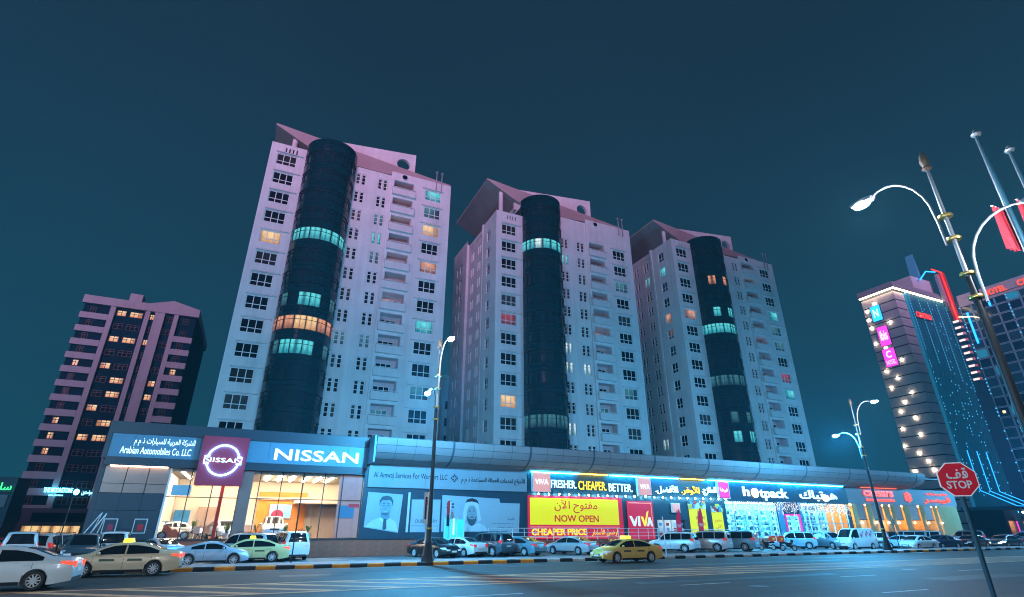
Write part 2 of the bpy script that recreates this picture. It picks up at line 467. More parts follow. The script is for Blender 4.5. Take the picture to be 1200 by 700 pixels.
def letters(body, parent, m, x0, x1, z0, z1, y, depth=0.08, bold=0.0):
    """big channel letters: each one a part of its own"""
    me = text_mesh(body, bold=bold)
    vs = [v.co.copy() for v in me.vertices]
    ax, bx = min(v.x for v in vs), max(v.x for v in vs); ay, by = min(v.y for v in vs), max(v.y for v in vs)
    for v, p in zip(me.vertices, vs):
        v.co = (x0 + (p.x-ax)/(bx-ax)*(x1-x0), y - depth if p.z > 0 else y, z0 + (p.y-ay)/(by-ay)*(z1-z0))
    bm = bmesh.new(); bm.from_mesh(me); bm.verts.ensure_lookup_table()
    seen = set(); isl = []
    for v in bm.verts:
        if v in seen: continue
        st = [v]; seen.add(v); grp = []
        while st:
            q = st.pop(); grp.append(q)
            for e in q.link_edges:
                o = e.other_vert(q)
                if o not in seen: seen.add(o); st.append(o)
        isl.append((min(q.co.x for q in grp), max(q.co.x for q in grp), grp))
    isl.sort(key=lambda t: t[0])
    merged = []
    for a, b, g in isl:
        if merged and a < merged[-1][1] - 0.3*min(b-a, merged[-1][1]-merged[-1][0]):
            merged[-1][1] = max(b, merged[-1][1]); merged[-1][2] += g
        else: merged.append([a, b, list(g)])
    for a, b, g in merged:
        idx = {v.index: i for i, v in enumerate(g)}
        fs = {f for v in g for f in v.link_faces}
        nm = bpy.data.meshes.new('letter')
        nm.from_pydata([v.co[:] for v in g], [], [[idx[v.index] for v in f.verts] for f in fs])
        nm.materials.append(MATS[m]); put('letter', nm, parent)
    bm.free(); bpy.data.meshes.remove(me)

# ------------------------------------------------------------------ the setting: ground, road, kerb, markings
g = MB(); g.quad((-900,-600,-0.012), (1200,-600,-0.012), (1200,1200,-0.012), (-900,1200,-0.012))
structure(g.build('ground', 'asphalt'))
def sheet(name, m, x0, x1, y0, y1, z, kind=True):
    b = MB(); b.quad((x0,y0,z), (x1,y0,z), (x1,y1,z), (x0,y1,z)); return structure(b.build(name, m))
road = sheet('road', 'lane_asphalt', -260, 420, 9.2, 35.0, -0.006)
# the flush median: brownish strip between two tan lines, hatched
med = MB(); med.quad((-120,22.35,-0.002), (300,22.35,-0.002), (300,26.05,-0.002), (-120,26.05,-0.002))
structure(med.build('median_strip', 'brown_asphalt'))
mk = MB()
for y in (22.05, 26.05): mk.quad((-120,y,0.002), (300,y,0.002), (300,y+0.3,0.002), (-120,y+0.3,0.002))
x = -40.0
while x < 150:
    mk.quad((x,26.05,0.002), (x+0.75,26.05,0.002), (x+5.45,22.35,0.002), (x+4.7,22.35,0.002)); x += 2.55
hm = structure(mk.build('median_marking', 'marking_tan')); 
for y, xs in ((18.5, [-22+9.5*i for i in range(16)]), (13.4, [-17.5+9.5*i for i in range(14)])):
    for x in xs:
        if x < -12 or x > 70: continue
        b = MB(); b.quad((x,y,-0.001), (x+2.6,y,-0.001), (x+2.6,y+0.13,-0.001), (x,y+0.13,-0.001))
        structure(b.build('lane_marking', 'marking_white'))
sheet('edge_marking', 'marking_white', -120, 300, 34.35, 34.47, -0.002)
mat('patch_dark', (0.022, 0.022, 0.023), 0.5, var=0.3, scale=1.5); mat('patch_pale', (0.055, 0.055, 0.054), 0.6, var=0.35, scale=1.2); mat('iron', (0.03, 0.028, 0.026), 0.4, metal=0.6, var=0.3, scale=8)
for x, y, w_, d_, m in ((2.0,29.5,9,1.1,'patch_dark'),(14.5,31.5,2.6,1.8,'patch_pale'),(24,28.2,16,0.8,'patch_dark'),(-3.5,19.2,3.0,1.6,'patch_dark'),(9.6,14.6,2.2,2.6,'patch_pale'),(15,19.6,12,0.7,'patch_dark'),(28,15.2,7,1.4,'patch_pale'),(40,30.8,9,1.3,'patch_pale'),(5.2,16.4,5,0.35,'patch_dark')):
    b = MB(); b.poly([(x+w_*u+random.uniform(-.06,.06), y+d_*v+random.uniform(-.05,.05), -0.0035) for u, v in ((0,0),(.35,-.02),(.7,.03),(1,0),(1.01,.5),(1,1),(.6,1.03),(.3,.97),(0,1),(-.01,.5))]); structure(b.build('asphalt_patch', m))
for x, y in ((5.8,31.0),(18.5,17.0),(12.2,28.6),(33.5,20.2)):
    b = MB(); b.lathe([(0.001,0.004),(0.30,0.004),(0.31,0.002),(0.36,0.002),(0.37,-0.002)], 20); structure(b.build('manhole_cover', 'iron', None, (x,y,-0.003)))
# far pavement with a painted kerb (black with yellow on the left, black with white on the right)
pv = MB(); pv.box(-140, 260, 35.22, 38.2, -0.10, 0.185)
pav = structure(pv.build('pavement', 'pink_paver'))
kb = bpy.data.objects.new('kerb', None); COL.objects.link(kb); kb.location = (0, 35.0, 0); structure(kb)
kme = {}
for c in ('kerb_black', 'kerb_yellow', 'kerb_white'):
    b = MB()
    b.prism([(0.0,-0.05),(0.0,0.15),(0.04,0.20),(0.22,0.20),(0.22,-0.05)], 0.012, 0.988, lambda u,v,n: (n,u,v))
    kme[c] = b.mesh('kerb_stone', [MATS[c]])
xk = -24
while xk < 112:
    odd = xk % 2
    hue = 'kerb_yellow' if (xk < 18 or 58 < xk < 70) else 'kerb_white'
    put('kerb_stone', kme['kerb_black' if odd == 0 else hue], kb, (xk,0,0)); xk += 1
# service road, parking, plinth ground
sheet('parking_ground', 'parking_asphalt', -140, 260, 38.2, 53.0, -0.004)
bay = MB()
for i in range(42):
    x = -14.5 + 2.75*i
    bay.quad((x,42.6,0.001), (x+0.11,42.6,0.001), (x-1.9,47.4,0.001), (x-2.01,47.4,0.001))
structure(bay.build('parking_marking', 'marking_white'))
# pavement at the near side with the lamp row and flag masts
pv = MB(); pv.box(-140, 260, 3.0, 9.0, -0.10, 0.13)
structure(pv.build('near_pavement', 'pink_paver'))

# ------------------------------------------------------------------ windows (shared meshes)
WIN = {}
WR = random.Random(21); DIMW = 'room_dim_warm'
def window(parent, loc, w, h, cols, rows, rot=0, lit=None, frame='white_frame', pane='dark_pane'):
    key = (w, h, cols, tuple(rows), frame)
    if key not in WIN:
        b = MB(); t, dpt = 0.09, 0.10
        b.box(-w/2, -w/2+t, 0, dpt, 0, h); b.box(w/2-t, w/2, 0, dpt, 0, h)
        b.box(-w/2+t, w/2-t, 0.002, dpt, 0, t); b.box(-w/2+t, w/2-t, 0.002, dpt, h-t, h)
        for i in range(1, cols): b.box(-w/2+w*i/cols-t*0.6, -w/2+w*i/cols+t*0.6, 0.006, dpt, t, h-t)
        for r_ in rows: b.box(-w/2+t, w/2-t, 0.010, dpt, h*r_-t*0.55, h*r_+t*0.55)
        fm = b.mesh('window', [MATS[frame]])
        b = MB(); b.box(-w/2+t*.5, w/2-t*.5, 0.05, 0.075, t*.5, h-t*.5)
        WIN[key] = (fm, b.mesh('pane', [MATS[pane]]))
    fm, pm = WIN[key]
    f = put('window', fm, parent, loc, rot)
    if not lit and pane == 'dark_pane' and frame == 'white_frame':
        q = WR.random(); pane = 'curtain_pane' if q < 0.14 else 'blind_pane' if q < 0.32 else DIMW if q < 0.345 else 'dark_pane'
    put('pane', pm, f, mtl=lit if lit else pane)
    return f
WARM = 'room_warm'; CYAN = 'room_cyan'; DIMC = 'room_dim'; REDW = 'room_red'; WHT = 'room_white'; ORG = 'room_orange'
lit_room(WARM, (0.55, 0.26, 0.08), (1.0, 0.66, 0.30), 1.0)
lit_room(ORG, (0.22, 0.07, 0.03), (1.0, 0.42, 0.20), 0.8)
lit_room(CYAN, (0.01, 0.26, 0.34), (0.16, 0.95, 1.0), 0.75)
lit_room(DIMC, (0.005, 0.04, 0.06), (0.08, 0.32, 0.36), 0.5)
lit_room('room_dim_warm', (0.02, 0.012, 0.01), (0.20, 0.10, 0.05), 0.6)
lit_room(REDW, (0.12, 0.0, 0.01), (0.5, 0.04, 0.04), 0.6)
lit_room(WHT, (0.10, 0.30, 0.36), (0.85, 1.0, 1.0), 1.0)
lit_room('room_block', (0.60, 0.20, 0.06), (1.0, 0.66, 0.34), 1.15, scale=3)

# ------------------------------------------------------------------ the three white residential towers
FL = 3.3
def tower(loc, label, first, lits):
    """front faces -Y; first = number of top floors left out"""
    t = thing('residential_tower', label, 'tower', loc, 0, 'white residential towers with dark round glass bays')
    lit = lambda kind, k: lits.get((kind, k))
    ks = list(range(first, 14))
    zc = lambda k: 52.6 - FL*k
    topL = 55.3 - (2.6 if first else 0)
    topR = 55.9
    # left wing
    h = [(1.05, 3.75, zc(k)-0.95, zc(k)+0.95) for k in ks]
    h += [(2.0+0.5*i, 2.2+0.5*i, topL-1.35, topL-0.55) for i in range(4)]
    b = MB(); wall(b, FRONT, 0, 4.98, 0, topL, h, 0.28); b.quad((4.98,0,0),(4.98,4,0),(4.98,4,topL),(4.98,0,topL))
    b.quad((0,0,topL),(4.98,0,topL),(4.98,0.35,topL),(0,0.35,topL))
    b.build('left_wing_wall', 'tower_paint', t)
    sl = MB()
    for i in range(4): sl.box(2.0+0.5*i, 2.2+0.5*i, 0.2, 0.27, topL-1.35, topL-0.55)
    sl.build('vent_slots', 'dark_frame', t)
    shade = MB(); shade.prism([(-0.02,0),(0.30,0.0),(0.30,0.07),(-0.02,0.16)], -1.5, 2.2, lambda u,v,n: (n,-u,v)); shade = shade.mesh('window_hood', [MATS['tower_paint']])
    for k in ks:
        window(t, (2.4, 0.16, zc(k)-0.95), 2.7, 1.9, 3, (0.36,), lit=lit('L', k))
        put('window_hood', shade, t, (2.4, 0.0, zc(k)+1.05))
    # main front and right wing
    h = []
    for k in ks:
        for xc in (13.35, 16.75): h += [(xc-0.72, xc-0.12, zc(k)-0.95, zc(k)+0.95), (xc+0.12, xc+0.72, zc(k)-0.95, zc(k)+0.95)]
    b = MB(); wall(b, FRONT, 12.32, 18.0, 0, topR-1.2, h, 0.28); b.quad((12.32,0,0),(12.32,4,0),(12.32,4,topR-1.2),(12.32,0,topR-1.2)); b.quad((12.32,0,topR-1.2),(18,0,topR-1.2),(18,0.5,topR-1.2),(12.32,0.5,topR-1.2))
    b.build('main_wall', 'tower_paint', t)
    h = []
    for k in ks:
        h += [(18.5, 21.7, zc(k)-1.42, zc(k)+1.28), (23.7, 26.4, zc(k)-0.95, zc(k)+0.95)]
    b = MB(); wall(b, lambda u,v,n: (u, n-0.25, v), 18.0, 28.0, 0, topR-0.5, h, 0.28)
    b.quad((18,-0.25,0),(18,0.0,0),(18,0.0,topR-0.5),(18,-0.25,topR-0.5)); b.quad((18,-0.25,topR-0.5),(28,-0.25,topR-0.5),(28,0.2,topR-0.5),(18,0.2,topR-0.5))
    b.build('right_wing_wall', 'tower_paint', t)
    po = MB(); po.lathe([(0.44,0.0),(0.56,0.0),(0.56,0.14),(0.44,0.14),(0.44,0.0)], 18, axis='y')
    pr = po.build('porthole_rim', 'tower_paint', t, (20.1, -0.39, 54.75))
    pg = MB(); pg.lathe([(0.001,0.0),(0.45,0.0)], 18, axis='y'); pg.build('porthole_glass', 'dark_pane', pr, (0, 0.07, 0))
    ni = MB()
    ni.quad((18.5,1.25,-1.42),(21.7,1.25,-1.42),(21.7,1.25,1.28),(18.5,1.25,1.28))
    for x in (18.5, 21.7): ni.quad((x,0.03,-1.42),(x,1.25,-1.42),(x,1.25,1.28),(x,0.03,1.28))
    for z in (-1.42, 1.28): ni.quad((18.5,0.03,z),(21.7,0.03,z),(21.7,1.25,z),(18.5,1.25,z))
    ni = ni.mesh('balcony_niche', [MATS['niche_paint']])
    pa = MB(); pa.box(18.25,22.0,-0.72,-0.60,-1.55,-0.42); pa.box(18.25,18.37,-0.60,-0.252,-1.55,-0.42); pa.box(21.88,22.0,-0.60,-0.252,-1.55,-0.42)
    pa.box(18.37,21.88,-0.60,0.02,-1.55,-1.43); pa.box(18.22,22.03,-0.75,-0.57,-0.32,-0.25)
    for x in (18.6, 19.8, 21.0, 21.6): pa.box(x,x+0.08,-0.70,-0.62,-0.42,-0.32)
    pa = pa.mesh('balcony_parapet', [MATS['tower_paint']])
    hood = MB(); hood.prism([(0.252,0),(0.52,0.0),(0.52,0.07),(0.252,0.16)], -1.9, 1.7, lambda u,v,n: (n,-u,v)); hood = hood.mesh('window_hood', [MATS['tower_paint']])
    for k in ks:
        for nm, xc in (('A', 13.35), ('B', 16.75)):
            for s in (-1, 1):
                window(t, (xc+0.42*s, 0.15, zc(k)-0.95), 0.6, 1.9, 1, (0.33,0.72), lit=lit(nm, k))
        put('balcony_niche', ni, t, (0, 0, zc(k)))
        put('balcony_parapet', pa, t, (0, 0, zc(k)))
        window(t, (19.9, 1.12, zc(k)-1.35), 2.3, 2.1, 3, (0.72,), lit=lit('N', k))
        window(t, (25.05, -0.09, zc(k)-0.95), 2.7, 1.9, 3, (0.36,), lit=lit('R', k))
        put('window_hood', hood, t, (25.05, 0.0, zc(k)+1.05))
    # left side, rear, right side
    h = []
    for k in ks:
        h += [(2.6, 4.2, zc(k)-0.95, zc(k)+0.95)]
        for yc in (8.6, 11.9): h += [(yc-0.72, yc-0.12, zc(k)-0.95, zc(k)+0.95), (yc+0.12, yc+0.72, zc(k)-0.95, zc(k)+0.95)]
    b = MB(); wall(b, SIDE, 0, 6.2, 0, topL, [q for q in h if q[1] < 6], 0.28)
    wall(b, lambda u,v,n: (n+0.35, u, v), 6.2, 14.5, 0, topL+0.1, [q for q in h if q[0] > 6], 0.28)
    b.quad((0,6.2,0),(0.35,6.2,0),(0.35,6.2,topL),(0,6.2,topL))
    b.quad((0.35,14.5,0),(27.6,14.5,0),(27.6,14.5,topL),(0.35,14.5,topL))
    b.quad((28,-0.25,0),(28,14.5,0),(28,14.5,topR-0.5),(28,-0.25,topR-0.5))
    b.quad((0,0.35,topL-1.0),(28,0.35,topL-1.0),(28,14.5,topL-1.0),(0.35,14.5,topL-1.0))
    b.build('side_wall', 'tower_paint', t)
    pl = MB(); pl.box(-0.12,0.34,6.0,6.5,0,topL+0.35); pl.box(-0.12,0.34,14.1,14.6,0,topL+0.35)
    pl.build('pilaster', 'tower_paint', t)
    for k in ks:
        window(t, (0.16, 3.4, zc(k)-0.95), 1.6, 1.9, 2, (0.36,), rot=R(-90), lit=lit('S', k))
        for yc in (8.6, 11.9):
            for s in (-1, 1): window(t, (0.35+0.15, yc+0.42*s, zc(k)-0.95), 0.6, 1.9, 1, (0.33,0.72), rot=R(-90), lit=lit('T', k) if yc < 10 else None)
    b = MB(); h = []
    for k in ks: h += [(17.2, 18.6, zc(k)-0.95, zc(k)+0.95), (19.6, 20.4, zc(k)-0.95, zc(k)+0.95)]
    wall(b, lambda u,v,n: (n+0.2, u, v), 14.62, 22.5, 0, 54.2, h, 0.28); b.quad((0.2,22.5,0),(26,22.5,0),(26,22.5,54.2),(0.2,22.5,54.2)); b.quad((26,14.6,0),(26,22.5,0),(26,22.5,54.2),(26,14.6,54.2))
    b.quad((0.2,14.62,53.6),(26,14.62,53.6),(26,22.5,53.6),(0.2,22.5,53.6))
    b.build('rear_block', 'tower_paint', t)
    for k in ks: window(t, (0.35, 17.9, zc(k)-0.95), 1.4, 1.9, 2, (0.36,), rot=R(-90)); window(t, (0.35, 20.0, zc(k)-0.95), 0.8, 1.9, 1, (0.36,), rot=R(-90))
    # air-conditioner boxes on some balconies
    ac = MB(); ac.box(0,0.9,0,0.4,0,0.62); ac.lathe([(0.24,-0.01),(0.24,0.0),(0.001,0.0)], 10, (0.45,0,0.3), axis='y'); ac = ac.mesh('air_conditioner', [MATS['white_frame']])
    for k in ks:
        if WR.random() < 0.55: put('air_conditioner', ac, t, (20.7, 0.35, zc(k)-1.40))
    # the round glass bay
    cx, cy, rr = 8.65, 0.45, 3.72
    n = 8; a0, a1 = PI, 2*PI
    pane = MB(); da = (a1-a0)/n
    pane.lathe([(rr-0.06,0.0),(rr-0.06,1.95)], 2, (0,0,0), -da/2+0.012, da/2-0.012); pane = pane.mesh('glass_pane', [MATS['tinted_glass']])
    spd = MB()
    for j in range(2): spd.lathe([(rr-0.03,0.67*j),(rr,0.67*j+0.02),(rr,0.67*j+0.63),(rr-0.03,0.67*j+0.66)], 32, (0,0,0), a0, a1)
    spd = spd.mesh('spandrel_band', [MATS['tinted_spandrel']])
    gr = MB()
    for j in range(n+1):
        q = a0+da*j; w_ = 0.045; c_, s_ = math.cos(q), math.sin(q)
        p = lambda r_, o_: (r_*c_-o_*s_, r_*s_+o_*c_)
        pts = [p(rr-0.05,-w_), p(rr+0.05,-w_), p(rr+0.05,w_), p(rr-0.05,w_)]
        for i in range(4):
            A, B = pts[i], pts[(i+1) % 4]; gr.quad((*A,0),(*B,0),(*B,1.95),(*A,1.95))
    for z in (0.0, 1.32, 1.90): gr.lathe([(rr-0.04,z),(rr+0.035,z),(rr+0.035,z+0.055),(rr-0.04,z+0.055)], 24, (0,0,0), a0, a1)
    gr = gr.mesh('glazing_frame', [MATS['bay_frame']])
    k0 = 0
    for k in range(0, 16):
        z = 52.6 - FL*k - 0.95 + 0.3
        if z < 3: break
        f = put('glazing_frame', gr, t, (cx, cy, z))
        for j in range(n):
            put('glass_pane', pane, f, (0,0,0), a0+da*(j+0.5), lits.get(('C', k, j)) or lits.get(('C', k)) or 'tinted_glass')
        put('spandrel_band', spd, t, (cx, cy, z-1.34))
    cap = MB(); cap.lathe([(rr,0),(rr+0.02,0.02),(rr+0.02,1.1),(rr-0.2,1.15),(rr-0.25,2.3),(0.01,2.3)], 32, (0,0,0), 0, 2*PI)
    for j in range(5): cap.lathe([(rr-0.05,0.02+0.44*j),(rr+0.05,0.06+0.44*j),(rr+0.05,0.38+0.44*j),(rr-0.05,0.42+0.44*j)], 24, (0,0,0), a0, a1)
    cap.build('bay_cap', 'tinted_spandrel', t, (cx, cy, 53.92))
    st = MB(); st.box(4.98,5.35,0.30,3.5,2,55.0); st.box(12.0,12.32,0.30,3.5,2,55.0); st.build('bay_return_glass', 'tinted_glass', t)
    # roof storey: penthouse, columns, tilted roof sheet, slab wall with a round hole
    b = MB(); b.box(6.0,26,4.7,13.5,50,58.3); b.build('penthouse_wall', 'tower_paint', t)
    for (x, y) in ((2.9,4.8),):
        b = MB(); b.lathe([(0.42,0),(0.42,9.2)], 12); b.build('roof_column', 'tower_paint', t, (x, y, 51.0))
    zt = lambda x: 61.5-0.1*x
    b = MB(); y0, y1 = 3.9, 21.0
    b.prism([(-0.3,61.55),(5.8,58.5),(10.5,57.75),(17.0,57.65),(29.2,58.50),(29.2,58.75),(-0.3,61.85)], y0, y1, lambda u,v,n: (u,n,v))
    b.build('tilted_roof', 'roof_sheet', t)
    b = MB(); cxh, czh, rh = 20.6, 61.0, 1.15
    L, Rr, zb, z0, z1 = 5.6, 22.7, 57.0, 61.6, 63.7
    top = lambda x: z0+(z1-z0)*(x-L)/(Rr-L)
    for yy in (4.6, 5.2):
        m_ = 24; ring = [(cxh+rh*math.cos(2*PI*i/m_), czh+rh*math.sin(2*PI*i/m_)) for i in range(m_)]
        sq = []
        for i in range(m_):
            q = 2*PI*i/m_; c_, s_ = math.cos(q), math.sin(q); e = max(abs(c_), abs(s_)); sq.append((cxh+1.6*c_/e, czh+1.6*s_/e))
        for i in range(m_):
            j = (i+1) % m_; b.quad((ring[i][0],yy,ring[i][1]),(ring[j][0],yy,ring[j][1]),(sq[j][0],yy,sq[j][1]),(sq[i][0],yy,sq[i][1]))
        xa, xb, za, zb2 = cxh-1.6, cxh+1.6, czh-1.6, czh+1.6
        b.quad((L,yy,zb),(xa,yy,zb),(xa,yy,top(xa)),(L,yy,z0)); b.quad((xb,yy,zb),(Rr,yy,zb),(Rr,yy,z1),(xb,yy,top(xb)))
        b.quad((xa,yy,zb),(xb,yy,zb),(xb,yy,za),(xa,yy,za)); b.quad((xa,yy,zb2),(xb,yy,zb2),(xb,yy,top(xb)),(xa,yy,top(xa)))
    for i in range(24):
        j = (i+1) % 24; b.quad((ring[i][0],4.6,ring[i][1]),(ring[j][0],4.6,ring[j][1]),(ring[j][0],5.2,ring[j][1]),(ring[i][0],5.2,ring[i][1]))
    for P, Q in (((L,zb),(L,z0)), ((L,z0),(Rr,z1)), ((Rr,z1),(Rr,zb))): b.quad((P[0],4.6,P[1]),(Q[0],4.6,Q[1]),(Q[0],5.2,Q[1]),(P[0],5.2,P[1]))
    b.build('slab_wall', 'tower_paint', t)
    for x in (25.4, 26.3):
        b = MB(); b.tube([(0,0,0),(0,0,3.6)], 0.10, 8); b.lathe([(0.10,3.6),(0.26,3.65),(0.26,3.85),(0.02,4.0)], 10); b.build('vent_pipe', 'pole_steel', t, (x, -0.42, 53.6))
    return t
tower((-5.8, 72.2, 0), 'left white tower above the car showroom, warm and cyan floors lit in its round bay', 0,
      {('C',4):CYAN, ('C',4,0):DIMC, ('C',7,1):DIMC, ('C',7,3):CYAN, ('C',7,4):CYAN, ('C',7,6):DIMC, ('C',8):ORG, ('C',8,3):WARM, ('C',8,4):WARM, ('C',9,3):CYAN, ('C',9,4):CYAN, ('C',9,2):CYAN, ('C',9,1):DIMC, ('C',9,6):DIMC, ('L',4):WARM, ('R',0):CYAN, ('R',1):DIMC,
       ('R',2):WARM, ('R',4):ORG, ('R',7):CYAN, ('R',10):DIMC, ('B',2):DIMC, ('B',3):CYAN, ('B',4):DIMC, ('A',8):DIMC, ('B',8):DIMC, ('N',2):WARM, ('N',4):ORG, ('N',6):ORG, ('N',11):DIMC, ('N',1):ORG})
tower((30.4, 71.3, 0), 'middle white tower, one cyan floor high in its round bay', 1,
      {('C',2):CYAN, ('C',2,2):WHT, ('C',11):DIMC, ('L',6):REDW, ('L',10):WARM, ('R',3):DIMC, ('R',9):DIMC, ('A',2):CYAN, ('A',7):WHT, ('A',8):WHT, ('B',8):WHT, ('A',11):WHT, ('N',3):DIMC, ('N',10):DIMC, ('N',6):ORG})
tower((67.5, 69.7, 0), 'right white tower, several cyan floors lit low in its round bay', 0,
      {('C',2,2):ORG, ('C',2,4):ORG, ('C',4,2):CYAN, ('C',4,4):CYAN, ('C',4,5):CYAN, ('C',5):CYAN, ('C',8):DIMC, ('C',10,2):DIMC, ('C',10,4):DIMC, ('C',10,5):DIMC, ('C',11,2):CYAN, ('C',11,4):CYAN, ('C',11,5):CYAN,
       ('N',1):WHT, ('R',3):CYAN, ('R',4):DIMC, ('R',7):REDW, ('R',8):CYAN, ('R',5):DIMC, ('N',8):DIMC, ('N',5):ORG, ('S',1):CYAN, ('S',4):ORG, ('T',1):CYAN, ('L',4):ORG, ('T',11):WHT})

# a lower block glimpsed between the left and the middle tower
t = thing('apartment_block', 'low block with a brick-red end glimpsed between the left and middle white towers', 'building', (22.5, 98, 0))
mat('brick_red_paint', (0.34, 0.10, 0.08), 0.8, var=0.15, scale=0.5)
b = MB(); h = [(1.2+2.6*i, 2.4+2.6*i, 3.6+3.3*j, 5.2+3.3*j) for i in range(5) for j in range(7)]
wall(b, FRONT, 0, 15, 0, 29.2, h, 0.25); b.quad((0,0,0),(0,12,0),(0,12,29.2),(0,0,29.2)); b.quad((0,0,29.2),(15,0,29.2),(15,12,29.2),(0,12,29.2)); b.build('wall', 'tower_paint', t)
for i in range(5):
    for j in range(7): window(t, (1.8+2.6*i, 0.12, 3.6+3.3*j), 1.2, 1.6, 2, (0.35,), frame='dark_frame')
for j in range(6): boxobj('red_panel', 'brick_red_paint', t, 5.15, 6.3, -0.04, -0.002, 2.0+3.3*j, 5.2+3.3*j)
boxobj('roof_parapet', 'tower_paint', t, -0.2, 15.2, -0.2, 0.2, 29.21, 30.0)

# ------------------------------------------------------------------ the striped apartment block, far left
t = thing('apartment_block', 'dark apartment block with pale horizontal stripes and scattered warm lit windows, far left', 'building', (-37.2, 127, 0))
b = MB(); b.box(0, 20.2, 0.62, 26, 0, 45.0); b.build('wall', 'stripe_block_dark', t)
FB = 2.82
zrow = lambda i: 43.5 - FB*i
band = MB(); band.box(-0.2, 4.55, 0, 0.62, -0.62, 0.62); band = band.mesh('balcony_band', [MATS['stripe_block_paint']])
band2 = MB(); band2.box(16.85, 20.35, 0, 0.62, -0.62, 0.62); band2 = band2.mesh('balcony_band', [MATS['stripe_block_paint']])
for i in range(15):
    put('balcony_band', band, t, (0, 0, zrow(i)-1.41))
    if i: put('balcony_band', band2, t, (0, 0, zrow(i)-1.41+0.0))
for x0, x1, zb in ((4.6,5.5,0), (10.75,11.6,0), (12.5,14.3,12), (16.0,16.85,0)):
    b = MB(); b.box(x0, x1, -0.15 if x0 == 12.5 else -0.05, 0.62, zb, 44.6); b.build('pilaster', 'stripe_block_paint', t)
b = MB(); b.box(-0.3, 11, -0.3, 0.62, 44.62, 46.3); b.box(11, 20.6, -0.3, 0.62, 44.62, 46.3); b.prism([(11.0,46.3),(15.4,47.6),(20.6,46.3)], -0.3, 5, lambda u,v,n: (u,n,v)); b.box(20.2,20.6,0.62,26,44.62,46.3); b.build('roof_parapet', 'stripe_block_paint', t)
boxobj('roof_room', 'stripe_block_paint', t, 7.0, 9.3, 1.0, 4.0, 46.0, 48.4)
LB = {(6.3,0),(9.2,0),(12.1,0),(6.3,2),(9.2,2),(12.1,2),(6.3,4),(9.2,5),(15.15,5),(9.2,6),(15.15,6),(6.3,7),(9.2,8),(12.1,8),(6.3,9),(1.7,4),(1.7,9),(18.3,4),(1.7,8),(1.7,10),(9.2,9)}
for i in range(14):
    for xc, w_ in ((1.7,1.0),(6.6,1.7),(9.2,2.3),(12.05,0.85),(15.15,1.3),(18.3,1.1)):
        key = (6.3 if xc == 6.6 else 12.1 if xc == 12.05 else xc, i)
        window(t, (xc, 0.50, zrow(i)-0.62), w_, 1.25, 2 if w_ < 2 else 3, (0.62,), frame='dark_frame', lit='room_block' if key in LB else None)
# its podium with the hotel sign
b = MB(); b.box(-6, 22, -4, 0.55, 0, 5.4); b.build('podium_wall', 'navy_cladding', t)
for x in (-4.8, 4.2, 12.4):
    b = MB(); b.box(x, x+7.5, -4.12, -4.002, 3.2, 4.7); b.build('podium_panel', 'stripe_block_dark', t)
for x in range(6):
    b = MB(); b.box(3.4+1.35*x, 4.65+1.35*x, -4.1, -4.003, 0.4, 2.6); b.build('lobby_window', 'room_warm', t)
s = thing('hotel_sign', 'glowing cyan hotel sign with round emblem low on the striped block', 'sign', (-33.4, 126.3, 0))
s.scale = (0.84, 1, 1)
lettering('THE MOONSTONE', s, 'led_flood', 0, 5.0, 8.15, 8.95, 0, 0.12, bold=0.02)
lettering('HOTEL APARTMENTS', s, 'led_ice', 1.1, 3.6, 7.55, 7.8, 0, 0.08)
lettering(arabic('مونستون'), s, 'led_ice', 6.7, 8.6, 7.75, 8.65, 0, 0.12, bold=0.01)
b = MB(); b.lathe([(0.30,0),(0.52,0),(0.52,0.1),(0.30,0.1),(0.30,0)], 20, axis='y'); b.lathe([(0.001,0.03),(0.22,0.03)], 12, axis='y'); b.build('emblem', 'led_halo', s, (5.75, -0.12, 8.3))
b = MB(); b.box(-0.1, 8.7, 0.02, 0.10, 8.3, 8.45); b.box(-0.1,0.1,0.10,0.7,8.3,8.4); b.box(8.5,8.7,0.10,0.7,8.3,8.4); b.build('sign_rail', 'dark_frame', s)
# low shop block with the green sign
t = thing('shop_block', 'low dark shop building at the left edge of the street', 'building', (-45.2, 95, 0))
b = MB(); b.box(0, 17, 0, 5, 0, 8.4); b.build('wall', 'navy_cladding', t)
for x in (1, 5.2, 9.4, 13.2):
    window(t, (x+1.7, -0.11, 0.8), 3.2, 2.2, 2, (0.7,), lit=DIMC)
b = MB(); b.box(9.5, 16.6, -0.25, -0.002, 4.7, 6.2); b.build('lightbox_panel', 'sign_panel_grey', t)
s = thing('shop_sign', 'green neon arabic shop sign at the far left edge', 'sign', (-45.2, 94.7, 0))
lettering(arabic('سارك ماركت'), s, 'led_green', 10.5, 16.7, 6.5, 7.7, 0, 0.12)
b = MB(); b.box(10.5,16.7,0.02,0.28,6.45,6.52); b.build('sign_rail', 'dark_frame', s)

# ------------------------------------------------------------------ the car showroom (glass front on a brown plinth)
t = thing('car_showroom', 'two-storey glass car showroom with dark blue fascia and warm lit interior', 'building', (0, 50, 0))
b = MB(); b.box(-10.4, 9.05, 0.0, 22, 8.72, 9.62); b.box(-10.4, -10.1, -0.45, 0.0, 6.9, 9.62); b.box(-10.1, 9.05, -0.45, 0, 8.72, 9.62)
b.build('roof_edge', 'navy_cladding', t)
b = MB(); b.box(-10.1, 9.05, -0.45, 0.5, 6.42, 7.02); b.build('lower_fascia', 'navy_cladding', t)
boxobj('roof_slab', 'roof_grey', t, -10.2, 9.0, 0.5, 22, 8.6, 8.72)
for x0, x1 in ((-10.08,-8.62),(-8.60,-7.14),(-7.12,-5.66),(-5.64,-4.15),(-0.68,0.9),(0.92,2.5),(2.52,4.1),(4.12,5.7),(5.72,7.3),(7.32,9.03)):
    boxobj('fascia_panel', 'sign_panel', t, x0, x1, -0.40, 0.4, 7.03, 8.71)
